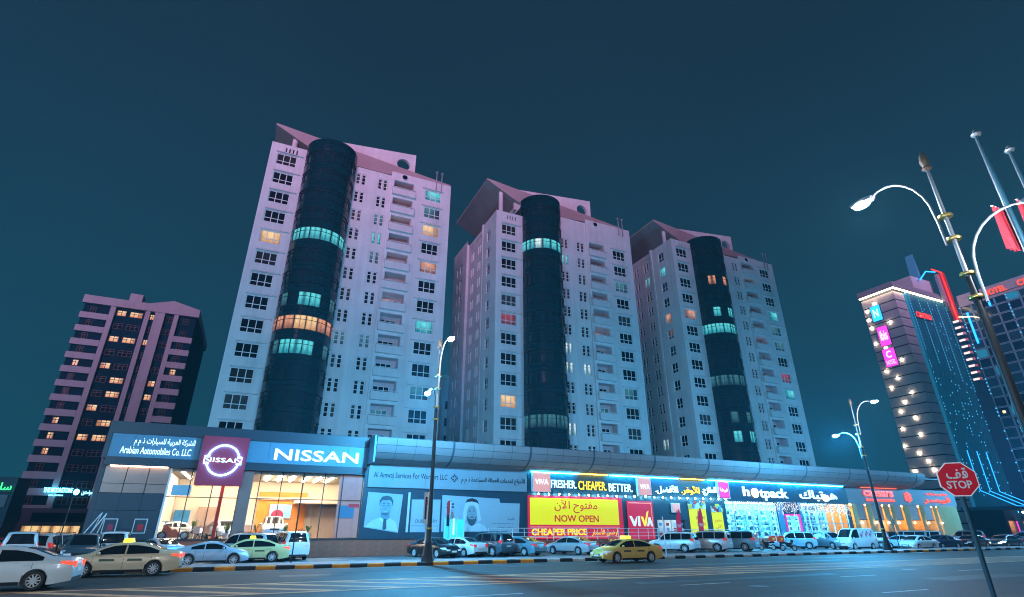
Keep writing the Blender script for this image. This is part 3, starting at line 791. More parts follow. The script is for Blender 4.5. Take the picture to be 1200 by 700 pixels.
boxobj('fascia_panel', 'sign_panel', t, -4.13, -0.70, -0.38, 0.4, 7.03, 8.71)
# solid left bay: dark cladding panels below, brushed metal panels above
for i in range(3):
    x0 = -10.0+1.4*i
    for z0, z1 in ((1.32,2.0),(2.02,3.3),(3.32,4.5)):
        if z0 == 1.32 or True: boxobj('cladding_panel', 'navy_cladding', t, x0, x0+1.385, 0.0, 0.3, z0, z1-0.005)
    boxobj('metal_panel', 'metal_panel', t, x0+0.02, x0+1.37, -0.02, 0.3, 4.52, 5.15)
    boxobj('metal_panel', 'metal_panel', t, x0+0.02, x0+1.37, -0.05, 0.3, 5.18, 6.40)
boxobj('left_wall', 'navy_cladding', t, -10.3, -10.01, 0.0, 22, 0, 8.6)
boxobj('party_wall', 'navy_cladding', t, 8.98, 9.2, 0.0, 22, 0, 8.6)
for x in (-8.75, -6.9):
    f = boxobj('poster_frame', 'white_frame', t, x-0.42, x+0.42, -0.05, -0.002, 1.75, 2.75)
    boxobj('poster', 'print_navy', f, x-0.36, x+0.36, -0.062, -0.051, 1.81, 2.69)
    boxobj('poster_picture', 'print_red' if x > -8 else 'maroon_panel', f, x-0.12, x+0.22, -0.070, -0.0625, 1.95, 2.35)
boxobj('soffit_light', glow('soffit_light', (1.0,0.62,0.40), 12.0), t, -9.7, -6.0, -0.40, -0.28, 6.34, 6.415)
# plinth and its tiles
pb = boxobj('plinth', 'brown_asphalt', t, -10.3, 13.5, -1.3, 0.02, 0, 1.24)
tm = MB(); tm.box(0.003, 0.997, -0.03, -0.002, 0.004, 0.397); tm = tm.mesh('tile', [MATS['brown_tile']])
for r_ in range(3):
    for i in range(24):
        put('tile', tm, pb, (-10.3+i+(0.5 if r_ % 2 else 0)*0, -1.3, 0.012+0.4*r_))
boxobj('plinth_coping', 'black_trim', t, -10.35, 13.5, -1.36, -0.9, 1.241, 1.30)
boxobj('shop_floor', 'metal_panel', t, -5.9, 9.0, 0.0, 10.5, 1.0, 1.30)
# curtain wall
mx = [-5.86, -4.3, -2.72, -0.80, 0.62, 2.28, 3.98, 5.68, 7.2, 8.90]
for i in range(len(mx)-1):
    for z0, z1 in ((1.36,4.28),(4.34,6.38)):
        boxobj('pane', 'shop_glass', t, mx[i]+0.04, mx[i+1]-0.04, 0.08, 0.095, z0, z1)
for x in mx: boxobj('mullion', 'dark_frame', t, x-0.035, x+0.035, 0.0, 0.16, 1.31, 6.41)
boxobj('transom', 'dark_frame', t, -5.9, 8.95, -0.01, 0.14, 4.28, 4.34)
boxobj('bottom_rail', 'dark_frame', t, -5.9, 8.95, -0.02, 0.17, 1.302, 1.36)
boxobj('column', 'metal_panel', t, -0.78, 0.10, -0.12, 0.5, 1.30, 6.41)
boxobj('corner_trim', 'white_frame', t, -5.84, -5.70, -0.03, 0.06, 1.31, 6.40)
# interior
mat('cream_wall', (0.66, 0.56, 0.44), 0.7); mat('orange_wall', (0.72, 0.24, 0.02), 0.6); mat('showroom_red', (0.62, 0.03, 0.02), 0.4); mat('dark_wood', (0.36, 0.24, 0.18), 0.5)
boxobj('back_wall', 'cream_wall', t, -5.9, 9.0, 8.4, 8.6, 1.3, 6.6)
boxobj('side_partition', 'cream_wall', t, -6.0, -5.91, 0.2, 8.4, 1.3, 6.6)
boxobj('showroom_ceiling', 'cream_wall', t, -5.9, 8.97, 0.2, 8.4, 6.2, 6.4)
boxobj('mezzanine_edge', 'cream_wall', t, 4.0, 8.9, 5.6, 8.4, 4.25, 4.6)
for i, x in enumerate((-5.0,-3.9,-2.8,-1.7,1.2,2.2,3.2,4.4,5.4,6.4)):
    if x < 0:
        for y in (1.0, 2.3, 3.6, 5.0, 6.5): b = MB(); b.lathe([(0.001,0),(0.11,0),(0.11,-0.03),(0.001,-0.03)], 10); b.build('downlight', glow('downlight', (1.0,0.74,0.48), 380.0), t, (x, y, 6.19))
    else: boxobj('strip_light', glow('strip_light', (1.0,0.74,0.46), 140.0), t, x, x+0.10, 0.9, 6.5, 6.13, 6.19)
boxobj('orange_panel', 'orange_wall', t, 0.9, 5.2, 8.2, 8.39, 1.3, 5.3)
boxobj('panel_beam', 'cream_wall', t, 0.8, 5.4, 8.0, 8.19, 4.6, 4.85)
boxobj('portrait_screen', glow('screen_blue', (0.25,0.5,0.75), 0.9), t, 2.0, 3.9, 8.05, 8.18, 3.0, 4.2)
b = MB(); b.lathe([(0.001,0),(0.55,0),(0.55,0.06),(0.001,0.06)], 24, axis='y'); b.build('round_emblem', 'maroon_panel', t, (2.7, 7.8, 3.2))
b = MB(); b.prism([(-2.15,1.3),(-1.9,1.3),(-1.9,6.2),(-2.15,6.2)], 1.2, 1.5, FRONT); b.build('red_pillar', 'showroom_red', t)
boxobj('wall_panel', 'dark_wood', t, -3.9, -2.3, 8.1, 8.39, 1.3, 3.9)
boxobj('wall_panel', mat('beige_wood', (0.55, 0.40, 0.30), 0.5, var=0.1, scale=2).name, t, 5.8, 8.4, 7.9, 8.39, 1.3, 4.0)
boxobj('wall_screen', glow('screen_blue2', (0.02,0.14,0.26), 0.5), t, -5.7, -4.5, 8.2, 8.38, 2.6, 3.6)
boxobj('window_screen', glow('screen_cyan', (0.12,0.42,0.66), 0.7), t, -5.5, -4.2, 0.55, 0.65, 4.45, 5.2)
boxobj('reception_desk', 'dark_wood', t, -1.2, 0.6, 6.0, 6.8, 1.3, 2.4)
dc = boxobj('window_decal', glow('decal_film', (0.60,0.34,0.26), 0.50, (0.2,0.14,0.12)), t, 6.95, 8.85, 0.12, 0.13, 1.4, 6.3)  # film glows by itself in place of warm backlight coming through it
boxobj('decal_picture', glow('decal_blue', (0.03,0.11,0.20), 0.4), dc, 7.1, 8.4, 0.065, 0.073, 2.9, 3.9)
boxobj('decal_picture', 'print_red', dc, 7.9, 8.8, 0.058, 0.064, 3.75, 4.05)
# showroom signs
s = thing('showroom_sign', 'bilingual company name in white letters at the left end of the showroom fascia', 'sign', (0, 49.58, 0))
lettering(arabic('الشركة العربية للسيارات ذ م م'), s, 'led_white', -8.6, -4.55, 7.85, 8.50, 0, 0.03, bold=0.004)
lettering('Arabian Automobiles Co. LLC', s, 'led_white', -9.35, -4.7, 7.28, 7.80, 0, 0.03, bold=0.004)
b = MB(); b.box(-9.4,-4.5,0.003,0.018,7.82,7.84); b.build('fixing_rail', 'sign_panel', s)
s = thing('showroom_letters', 'large white channel letters over the right half of the showroom glass', 'sign', (0, 49.58, 0))
letters('NISSAN', s, 'led_white', 1.35, 8.2, 7.32, 8.22, 0, 0.10, bold=0.012)
b = MB(); b.box(1.3,8.3,0.003,0.018,7.24,7.27); b.build('fixing_rail', 'sign_panel', s)
s = thing('emblem_sign', 'square maroon sign box with a glowing round emblem above the showroom entrance', 'sign', (-2.33, 49.2, 0))
boxobj('sign_box', 'maroon_panel', s, -1.66, 1.66, 0.0, 0.38, 5.15, 8.88)
r0, r1 = 1.09, 1.19
for a, bb in ((0.17, PI-0.17), (PI+0.17, 2*PI-0.17)):
    m_ = MB(); n = 28
    for zf in (0,): pass
    pts = [(r1*math.cos(a+(bb-a)*i/n), r1*math.sin(a+(bb-a)*i/n)) for i in range(n+1)] + [(r0*math.cos(bb-(bb-a)*i/n), r0*math.sin(bb-(bb-a)*i/n)) for i in range(n+1)]
    sg = 1 if a < 1 else -1
    for i in range(n):
        p, q = pts[i], pts[i+1]; u, v = pts[2*n+1-i], pts[2*n-i]
        F = lambda w, y: (w[0], y, w[1])
        m_.quad(F(p,-0.14),F(q,-0.14),F(v,-0.14),F(u,-0.14)); m_.quad(F(p,-0.08),F(q,-0.08),F(v,-0.08),F(u,-0.08)); m_.quad(F(p,-0.14),F(q,-0.14),F(q,-0.08),F(p,-0.08)); m_.quad(F(u,-0.14),F(v,-0.14),F(v,-0.08),F(u,-0.08))
    for xs in (-1, 1):
        m_.box(min(xs*0.98,xs*1.33), max(xs*0.98,xs*1.33), -0.14, -0.08, min(sg*0.21,sg*0.30), max(sg*0.21,sg*0.30))
    m_.build('emblem_arc', glow('emblem_led', (0.08,0.66,1.0), 32.0), s, (0, 0, 7.05))
lettering('NISSAN', s, 'led_white', -1.36, 1.36, 6.88, 7.22, -0.08, 0.07, bold=0.012)

# ------------------------------------------------------------------ the shopping arcade with its long curved canopy
t = thing('shopping_arcade', 'long low shopping arcade under a curved grey canopy', 'building', (0, 50, 0))
# shop walls
b = MB(); b.box(9.2, 24.9, 0.0, 0.3, 0, 7.45); b.build('shop_wall', 'navy_cladding', t)
h = [(40.9,44.9,1.1,3.0)]
b = MB(); wall(b, FRONT, 24.9, 50.6, 0, 7.45, h, 0.3); b.build('shop_wall', 'navy_cladding', t)
h = [(51.2,59.6,1.12,5.05),(60.9,63.4,1.12,3.7),(64.0,72.9,1.12,5.05)]
b = MB(); wall(b, FRONT, 50.6, 73.6, 0, 7.45, h, 0.3); b.build('shop_wall', 'navy_cladding', t)
mat('cafe_wall', (0.36, 0.22, 0.10), 0.6, var=0.15, scale=1); mat('cafe_sign_wall', (0.30, 0.28, 0.29), 0.6)
b = MB(); b.box(73.6, 99.0, 0.0, 0.3, 5.25, 7.45); b.build('cafe_fascia', 'cafe_sign_wall', t)
boxobj('end_wall', 'cafe_sign_wall', t, 98.9, 99.2, 0.3, 22, 0, 7.4)
boxobj('step_plinth', 'brown_tile', t, 13.6, 99.2, -1.2, -0.002, 0, 1.08)
boxobj('roof', 'roof_grey', t, 9.3, 97.0, 0.3, 22, 9.05, 9.2)
# canopy: lip forward, cove curving back down to the shop fascias, in panels
prof = []
for i in range(9):
    q = PI/2*i/8
    prof.append((-2.6+2.6*(1-math.cos(q))*1.0, 9.15-1.72*math.sin(q)))
x0 = 9.25; seams = [9.25, 16.3, 24.2, 31.5, 39.3, 47.0, 55.0, 63.2, 71.5, 79.5, 86.0]
for i in range(len(seams)-1):
    a, c = seams[i]+0.04, seams[i+1]-0.04
    b = MB()
    outer = [(-2.6,9.45),(-2.62,9.15)] + prof[1:]
    for (y1, z1), (y2, z2) in zip(outer[:-1], outer[1:]): b.quad((a,y1,z1),(c,y1,z1),(c,y2,z2),(a,y2,z2))
    b.quad((a,-2.6,9.45),(c,-2.6,9.45),(c,0.4,9.5),(a,0.4,9.5))
    b.build('canopy_backing', 'canopy_seam', t, smooth=True)
    nc = 4
    for j in range(nc):          # sheet-metal panels with open joints, hung a little proud of the dark backing
        xa, xb = a+(c-a)*j/nc+0.018, a+(c-a)*(j+1)/nc-0.018
        for r0_, r1_ in ((0,2),(2,4),(4,6),(6,9)):
            b = MB(); sec = outer[r0_:r1_+1]; q0, q1 = sec[0], sec[-1]
            sec = [(y-0.035, z-0.03) for y, z in sec]
            sec[0] = (sec[0][0]+(sec[1][0]-sec[0][0])*0.06, sec[0][1]+(sec[1][1]-sec[0][1])*0.06); sec[-1] = (sec[-1][0]+(sec[-2][0]-sec[-1][0])*0.06, sec[-1][1]+(sec[-2][1]-sec[-1][1])*0.06)
            for (y1, z1), (y2, z2) in zip(sec[:-1], sec[1:]): b.quad((xa,y1,z1),(xb,y1,z1),(xb,y2,z2),(xa,y2,z2))
            b.build('canopy_panel', 'canopy_sheet', t, smooth=True)
    b = MB()
    s0 = [(y-0.05, z-0.045) for y, z in outer]
    for (y1, z1), (y2, z2) in zip(s0[:-1], s0[1:]): b.quad((c-0.06,y1,z1),(c+0.14,y1,z1),(c+0.14,y2,z2),(c-0.06,y2,z2))
    b.build('canopy_seam', 'canopy_seam', t)
# rounded end of the canopy
b = MB(); n = 10
outer = [(2.6,9.45),(2.62,9.15)] + [(-y, z) for y, z in prof[1:]]
rows = []
for j in range(n+1):
    q = -PI/2 + PI/2*j/n
    rows.append([(86.0+max(r_,0.01)*1.9*math.cos(q) if j else 86.0, max(r_,0.0)*math.sin(q), z) for r_, z in outer])
for j in range(n):
    for i in range(len(outer)-1): b.quad(rows[j][i], rows[j+1][i], rows[j+1][i+1], rows[j][i+1])
    b.poly([rows[j][0], rows[j+1][0], (86.0,0,9.5)])
b.build('canopy_end', 'canopy_sheet', t, smooth=True)
boxobj('end_cap', 'sign_panel', t, 9.06, 9.22, -2.7, 0.2, 7.3, 9.55)
# blue light line along the fascia under the canopy
for x0, x1, m in ((25.3,30.8,'line_teal'),(34.8,38.4,'line_teal'),(38.6,44.2,'line_blue'),(48.6,53.0,'line_teal'),(53.2,60.0,'line_blue'),(60.2,66.0,'line_teal'),(66.2,72.6,'line_blue')):
    boxobj('light_line', m, t, x0, x1, -0.42, -0.36, 7.30, 7.36)
boxobj('light_line', 'line_yellow', t, 31.0, 34.6, -0.30, -0.22, 7.36, 7.42)
boxobj('light_line', 'line_yellow', t, 44.6, 48.2, -0.30, -0.22, 7.36, 7.42)
boxobj('light_line', 'added_line_red', t, 76.5, 84.5, -0.30, -0.22, 7.36, 7.42)  # added red strip standing in for the cafe letters' glow on the canopy
for x0, x1 in ((25.2,38.0),(38.4,51.6)):
    x = x0+0.9
    while x < x1:
        b = MB(); b.ball((0,0,0), 0.085, 8); b.build('spot_bulb', glow('bulb_cyan', (0.30, 0.80, 1.0), 150.0), t, (x, -0.45, 5.28)); x += 1.17
boxobj('bulb_rail', 'dark_frame', t, 25.2, 51.6, -0.5, -0.40, 5.40, 5.46)

# --- agency unit: sign board and portrait posters
s = thing('agency_sign', 'long grey bilingual sign board with dark letters above the portrait posters', 'sign', (0, 49.95, 0))
for x0, x1 in ((9.3,14.5),(14.52,19.8),(19.82,24.95)): boxobj('board', 'sign_panel_grey', s, x0, x1, -0.12, 0.0, 5.45, 7.40)
lettering('Al Amwaj Services For Workers LLC', s, 'print_black', 9.75, 16.6, 6.12, 6.75, -0.12, 0.01, bold=0.010)
lettering(arabic('الأمواج لخدمات العمالة المساعدة ذ م م'), s, 'print_black', 18.0, 24.7, 6.0, 6.70, -0.12, 0.03, bold=0.010)
b = MB()
for i in range(3):
    for j in range(3):
        if (i,j) != (1,1): b.prism([(0.14*(i-j),0.14*(i+j-2)-0.10),(0.14*(i-j)+0.10,0.14*(i+j-2)),(0.14*(i-j),0.14*(i+j-2)+0.10),(0.14*(i-j)-0.10,0.14*(i+j-2))], -0.15, -0.121, FRONT)
b.build('emblem', 'print_black', s, (17.3, 0, 6.45))
def flat(parent, name, m, pts, y, th=0.006):
    b = MB(); b.prism(pts, y-th, y, FRONT); return b.build(name, m, parent)
def oval(cx, cz, rx, rz, n=20, a0=0, a1=2*PI): return [(cx+rx*math.cos(a0+(a1-a0)*i/n), cz+rz*math.sin(a0+(a1-a0)*i/n)) for i in range(n if a1-a0 > 6 else n+1)]
s = thing('portrait_poster', 'blue-grey window poster of a smiling man in shirt and tie', 'poster', (0, 49.9, 0))
flat(s, 'sheet', 'poster_grey', [(9.35,2.2),(12.35,1.75),(12.55,4.9),(9.45,5.05)], 0.09, 0.03)
flat(s, 'shirt', 'poster_light', [(9.45,2.25),(10.0,2.75),(10.75,3.0),(11.5,2.95),(12.1,2.6),(12.35,1.85)], 0.058)
flat(s, 'neck', 'poster_mid', [(10.7,2.95),(10.75,3.35),(11.45,3.35),(11.5,2.95),(11.1,2.6)], 0.050)
flat(s, 'head', 'poster_skin', oval(11.1,3.85,0.52,0.72), 0.042)
flat(s, 'hair', 'poster_dark', [(10.52,3.9),(10.5,4.35),(10.7,4.68),(11.1,4.78),(11.5,4.68),(11.72,4.35),(11.68,3.9),(11.58,4.25),(11.4,4.42),(11.1,4.38),(10.8,4.42),(10.62,4.25)], 0.034)
for x in (10.9, 11.3): flat(s, 'eye', 'poster_dark', oval(x,3.97,0.08,0.035,10), 0.034); flat(s, 'eyebrow', 'poster_dark', [(x-0.12,4.08),(x+0.12,4.08),(x+0.1,4.13),(x-0.1,4.13)], 0.034)
flat(s, 'nose', 'poster_mid', [(11.05,3.9),(11.0,3.68),(11.2,3.68)], 0.034)
flat(s, 'mouth', 'poster_light', [(10.88,3.52),(11.1,3.42),(11.34,3.52),(11.1,3.48)], 0.034)
flat(s, 'jaw_shadow', 'poster_mid', [(10.64,3.5),(11.1,3.12),(11.58,3.5),(11.4,3.3),(11.1,3.2),(10.8,3.3)], 0.034)
flat(s, 'tie', 'poster_dark', [(10.98,2.88),(11.22,2.88),(11.3,2.1),(11.1,1.95),(10.95,2.1)], 0.042); flat(s, 'collar', 'print_white', [(10.72,3.0),(11.05,2.78),(10.98,2.55),(10.6,2.8)], 0.046)
s = thing('text_poster', 'pale window poster with a short line of text beside the dark pillar', 'poster', (0, 49.9, 0))
flat(s, 'sheet', 'poster_grey', [(13.4,1.8),(16.1,1.8),(16.1,4.55),(13.4,4.5)], 0.09, 0.03)
flat(s, 'edge_strip', 'poster_light', [(13.02,1.8),(13.22,1.8),(13.24,5.1),(13.04,5.1)], 0.09, 0.05)
lettering('OUR STORY', s, 'print_navy', 13.8, 15.9, 2.55, 2.85, 0.06, 0.004); flat(s, 'rule', 'print_navy', [(13.5,2.3),(16.0,2.3),(16.0,2.33),(13.5,2.33)], 0.058)
s = thing('portrait_poster', 'wide blue-grey window poster of a bearded man in a white headdress', 'poster', (0, 49.9, 0))
flat(s, 'sheet', 'poster_grey', [(16.25,1.85),(24.1,1.75),(24.2,4.35),(22.1,4.38),(22.0,4.75),(16.25,4.95)], 0.09, 0.03)
flat(s, 'robe', 'poster_light', [(17.6,1.9),(18.0,2.35),(18.6,2.6),(19.2,2.3),(19.85,2.6),(20.5,2.35),(20.9,1.88)], 0.058)
flat(s, 'headdress', 'poster_light', [(18.30,2.75),(18.38,3.7),(18.55,4.30),(18.95,4.60),(19.45,4.58),(19.82,4.28),(19.98,3.65),(20.15,2.85),(19.85,2.65),(19.72,3.3),(18.70,3.3),(18.55,2.6)], 0.054)
flat(s, 'head', 'poster_skin', oval(19.2,3.35,0.52,0.78), 0.050)
flat(s, 'beard', 'poster_dark', [(18.72,3.2),(18.78,2.75),(19.0,2.42),(19.22,2.32),(19.45,2.42),(19.65,2.75),(19.7,3.2),(19.5,2.95),(19.22,2.88),(18.92,2.95)], 0.042)
flat(s, 'moustache', 'poster_dark', [(18.92,3.0),(19.22,3.16),(19.52,3.0),(19.22,3.04)], 0.038)
flat(s, 'cord', 'print_black', [(18.5,4.28),(18.7,4.62),(19.2,4.74),(19.7,4.6),(19.92,4.2),(19.65,4.36),(19.2,4.44),(18.75,4.4)], 0.042)
for x in (19.0, 19.42): flat(s, 'eye', 'poster_dark', oval(x,3.55,0.09,0.04,10), 0.040); flat(s, 'eyebrow', 'poster_dark', [(x-0.13,3.68),(x+0.13,3.68),(x+0.1,3.73),(x-0.1,3.73)], 0.040)
flat(s, 'nose', 'poster_mid', [(19.18,3.5),(19.1,3.2),(19.32,3.2)], 0.040)
b = MB()
for i in range(4):
    for j in range(4):
        if (i+j) % 2 == 0: u, v = 0.13*(i-j), 0.13*(i+j-3); b.prism([(u,v-0.125),(u+0.125,v),(u,v+0.125),(u-0.125,v)], 0.052, 0.058, FRONT)
b.build('emblem', 'print_navy', s, (17.05, 0, 4.05))
lettering('AL AMWAJ', s, 'print_navy', 16.75, 17.35, 3.42, 3.5, 0.06, 0.004)
lettering(arabic('قصتنا'), s, 'print_navy', 22.9, 23.6, 2.85, 3.15, 0.06, 0.004); lettering('your trusted partner in', s, 'print_navy', 21.3, 23.5, 2.45, 2.6, 0.06, 0.004); lettering('domestic services', s, 'print_navy', 21.9, 23.5, 2.15, 2.3, 0.06, 0.004)
# glass entrance lobby with a small flag
s = thing('glass_lobby', 'small cyan lit glass entrance lobby in front of the posters', 'kiosk', (17.0, 48.6, 0))
glow('lobby_glow', (0.05, 0.60, 0.68), 0.42)
for x0, x1 in ((-0.85,-0.30),(-0.28,0.28),(0.30,0.95)): boxobj('pane', 'lobby_glow', s, x0, x1, 0, 0.03, 0.9, 2.85)
for x in (-0.88, -0.29, 0.29, 0.97): boxobj('post', 'white_frame', s, x-0.03, x+0.03, -0.03, 0.06, 0.0, 3.0+0.2*(x > 0.9))
boxobj('sill', 'white_frame', s, -0.9, 1.0, -0.02, 0.9, 0.78, 0.9); boxobj('lamp', 'led_ice', s, -0.1, 0.05, -0.06, -0.032, 1.6, 2.9)
s = thing('flag', 'small red, white and black flag hanging on a short pole by the glass lobby', 'flag', (16.45, 48.5, 0))
b = MB(); b.tube([(0,0,0.9),(0.12,0,4.5)], 0.025, 6); b.build('pole', 'pole_steel', s)
def hanging(parent, name, m, x0, x1, z0, z1, nfold=5, amp=0.04, sh=0.0):
    b = MB(); rows = 5
    for i in range(nfold):
        for j in range(rows):
            P = lambda ii, jj: (x0+(x1-x0)*ii/nfold+sh*jj/rows, amp*(1 if ii % 2 else -1)*(1-0.3*jj/rows), z0+(z1-z0)*jj/rows)
            b.quad(P(i,j), P(i+1,j), P(i+1,j+1), P(i,j+1))
    return b.build(name, m, parent, smooth=True, angle=80)
hanging(s, 'red_band', 'print_red', -0.22, 0.07, 3.2, 4.4, sh=0.05); hanging(s, 'white_band', 'print_white', 0.07, 0.14, 3.0, 4.3, 2, sh=0.04); hanging(s, 'black_band', 'print_black', -0.2, 0.1, 2.3, 3.2)

# --- supermarket unit
def tile_sign(x0, x1, z0, z1, label, word, m, wm, bold=0.02):
    s = thing('tile_sign', label, 'sign', (0, 49.8, 0))
    boxobj('box', 'white_frame', s, x0-0.07, x1+0.07, -0.20, 0.15, z0-0.07, z1+0.07); boxobj('face', m, s, x0, x1, -0.215, -0.201, z0, z1)
    lettering(word, s, wm, x0+0.2, x1-0.2, (z0+z1)/2-0.24, (z0+z1)/2+0.26, -0.215, 0.03, bold=0.006); return s
tile_sign(25.55, 27.45, 5.5, 7.35, 'pink square tile sign at the left end of the supermarket fascia', 'VIVA', 'sign_pink_box', 'led_white')
tile_sign(38.5, 40.15, 5.45, 7.25, 'pink square tile sign between the english and arabic slogans', 'VIVA', 'sign_pink_box', 'led_white')
tile_sign(50.15, 51.75, 5.40, 7.20, 'magenta square tile sign with arabic word beside the cyan lit shop', arabic('فيفا'), 'sign_magenta_box', 'led_white')
for_bold = 0.008
s = thing('slogan_sign', 'english slogan of white letters with a yellow middle word', 'sign', (0, 49.95, 0))
letters('FRESHER.', s, 'led_white', 27.75, 30.75, 5.92, 6.70, 0, 0.06, bold=for_bold); letters('CHEAPER.', s, 'led_yellow', 31.0, 34.5, 5.82, 6.70, 0, 0.06, bold=for_bold); letters('BETTER.', s, 'led_white', 34.8, 37.9, 5.76, 6.56, 0, 0.06, bold=for_bold)
s = thing('slogan_sign', 'arabic slogan of white letters with a yellow middle word', 'sign', (0, 49.95, 0))
for w_, m, a, c in (('الأفضل.','led_white',41.0,44.2),('الأوفر.','led_yellow',44.7,47.4),('الطازج.','led_white',47.8,50.0)): lettering(arabic(w_), s, m, a, c, 5.65, 6.65, 0, 0.12, bold=0.015)
s = thing('billboard', 'large yellow and red opening billboard on the supermarket front', 'billboard', (0, 49.9, 0))
boxobj('frame', 'sign_red_box', s, 25.05, 36.3, -0.05, 0.05, 1.15, 5.15)
boxobj('yellow_face', 'sign_yellow_box', s, 25.25, 35.75, -0.075, -0.052, 2.45, 4.92)
lettering(arabic('مفتوح الآن'), s, 'print_crimson', 28.0, 33.1, 3.55, 4.75, -0.075, 0.02, bold=0.006)
lettering('NOW OPEN', s, 'print_crimson', 28.0, 33.2, 2.72, 3.36, -0.075, 0.02, bold=0.02)
for z0, z1, x0, x1 in ((2.22,2.28,25.25,35.75),(1.3,1.36,25.25,35.75)): boxobj('outline', 'sign_pink_box', s, x0, x1, -0.075, -0.052, z0, z1)
lettering('CHEAPER PRICE', s, 'led_yellow', 25.4, 31.7, 1.50, 2.10, -0.052, 0.05, bold=0.03); lettering(arabic('أرخص الأسعار'), s, 'led_yellow', 32.3, 35.5, 1.42, 2.15, -0.052, 0.03)
s = thing('billboard', 'tall red billboard with a yellow tick in its white word', 'billboard', (0, 49.9, 0))
boxobj('frame', 'sign_red_box', s, 36.95, 40.35, -0.05, 0.05, 0.75, 4.85)
for x0, x1, z0, z1 in ((37.1,40.2,4.62,4.70),(40.1,40.16,1.2,4.6)): boxobj('outline', 'sign_pink_box', s, x0, x1, -0.065, -0.051, z0, z1)
glow('print_pale_lit', (0.70, 0.82, 0.95), 0.7); glow('print_yellow_lit', (1.0, 0.72, 0.05), 0.8)
F = lambda pts, m: flat(s, 'letter', m, pts, -0.051, 0.03)
F([(37.1,3.35),(37.4,3.35),(37.75,2.75),(38.05,3.3),(38.05,2.9),(37.85,2.35),(37.6,2.35)],'print_pale_lit'); F([(38.2,2.35),(38.48,2.35),(38.48,3.35),(38.2,3.35)],'print_pale_lit')
F([(38.6,3.3),(38.9,3.3),(39.1,2.75),(39.45,3.75),(39.7,3.9),(39.2,2.35),(38.98,2.35)],'print_yellow_lit'); F([(39.35,2.35),(39.65,3.25),(39.85,3.25),(40.15,2.35),(39.9,2.35),(39.75,2.85),(39.6,2.35)],'print_pale_lit')
s = thing('notice_board', 'small pink square lightbox above the supermarket door', 'sign', (0, 49.9, 0))
boxobj('box', 'white_frame', s, 43.0, 44.1, -0.15, 0.08, 3.75, 4.75); boxobj('face', 'sign_pink_box', s, 43.08, 44.02, -0.165, -0.152, 3.83, 4.67)
def fruit_poster(x0, x1, z0, z1, label, word1, word2):
    s = thing('window_poster', label, 'poster', (0, 49.9, 0))
    boxobj('sheet', 'sign_yellow_box', s, x0, x1, 0.02, 0.07, z0, z1-0.9); top = boxobj('picture', 'print_white', s, x0-0.05, x1+0.05, 0.0, 0.07, z1-0.898, z1-0.25)
    rr = random.Random(int(x0))
    for i in range(16):
        flat(top, 'fruit', ('print_red','print_yellow','led_green','print_blue','orange_wall','print_white')[i % 6] if i % 6 != 2 else 'poster_dark', oval(rr.uniform(x0,x1), z1-0.5+rr.uniform(-0.35,0.35), rr.uniform(0.14,0.3), rr.uniform(0.14,0.28), 9), -0.002-0.004*i)
    lettering(word1, s, 'print_crimson', x0+0.9 if x1-x0 > 2 else x0+0.3, x1-0.3, (z0+z1-0.9)/2+0.12, (z0+z1-0.9)/2+0.55, 0.019, 0.008); lettering(word2, s, 'print_crimson', x0+0.9 if x1-x0 > 2 else x0+0.35, x1-0.35, (z0+z1-0.9)/2-0.5, (z0+z1-0.9)/2-0.05, 0.019, 0.008)
fruit_poster(45.5, 48.0, 1.6, 5.1, 'yellow fruit poster partly hidden by a red feather flag', 'NOW', 'OPEN')
fruit_poster(48.85, 50.5, 1.3, 4.8, 'narrow yellow fruit poster beside the cyan lit shop', arabic('مفتوح'), arabic('الآن'))
# supermarket door
b = MB(); b.box(40.9,44.9,0.9,1.0,1.1,3.0); b.build('door_backdrop', 'room_white', t)
for i in range(4):
    x0 = 40.95+0.98*i
    f = boxobj('door_leaf', 'white_frame', t, x0, x0+0.06, 0.1, 0.2, 1.12, 2.98); boxobj('pane', 'shop_glass', f, x0+0.07, x0+0.93, 0.13, 0.145, 1.15, 2.95)
    for j in range(3): boxobj('price_card', ('print_red','print_white','print_blue')[(i+j) % 3], f, x0+0.25, x0+0.65, 0.115, 0.122, 1.4+0.5*j, 1.7+0.5*j)
# --- houseware shop: bright cyan interior behind mullioned glass, a curtain of fairy lights
mat('shop_white', (0.66, 0.72, 0.74), 0.6)
boxobj('shop_back_wall', 'shop_white', t, 50.7, 73.5, 6.8, 7.0, 1.0, 5.6); boxobj('shop_ceiling', 'shop_white', t, 50.7, 73.5, 0.31, 6.8, 5.3, 5.5); boxobj('shop_floor', 'shop_white', t, 50.7, 73.5, 0.31, 6.8, 0.9, 1.05)
glow('shop_tube', (0.15, 0.72, 1.0), 34.0)
for i in range(9): boxobj('tube_light', 'shop_tube', t, 51.8+2.45*i, 53.2+2.45*i, 1.2, 5.8, 5.2, 5.28)
rr = random.Random(3)
prod = [glow('goods_white', (0.8,0.9,1.0), 0.25), glow('goods_cyan', (0.1,0.5,0.6), 0.2), MATS['print_navy'], MATS['poster_mid'], MATS['print_white']]
for i in range(10):
    x0 = 51.3+2.15*i
    sh = MB(); [sh.box(x0, x0+2.0, 3.0, 3.6, 1.25+0.62*j, 1.29+0.62*j) for j in range(6)]; sh.box(x0,x0+0.04,3.0,3.6,1.05,4.4); sh.box(x0+1.96,x0+2.0,3.0,3.6,1.05,4.4)
    sh = sh.build('shelf_unit', 'shop_white', t)
    for m in range(3):
        gd = MB()
        for j in range(5):
            x = x0+0.08
            while x < x0+1.8:
                w_ = rr.uniform(0.10, 0.30)
                if rr.random() < 0.36: gd.box(x, x+w_*0.9, 3.05, 3.4, 1.292+0.62*j, 1.292+0.62*j+rr.uniform(0.2,0.5))
                x += w_
        if gd.v: o = gd.build('goods', prod[(i+m*2) % 5], sh); o['kind'] = 'stuff'
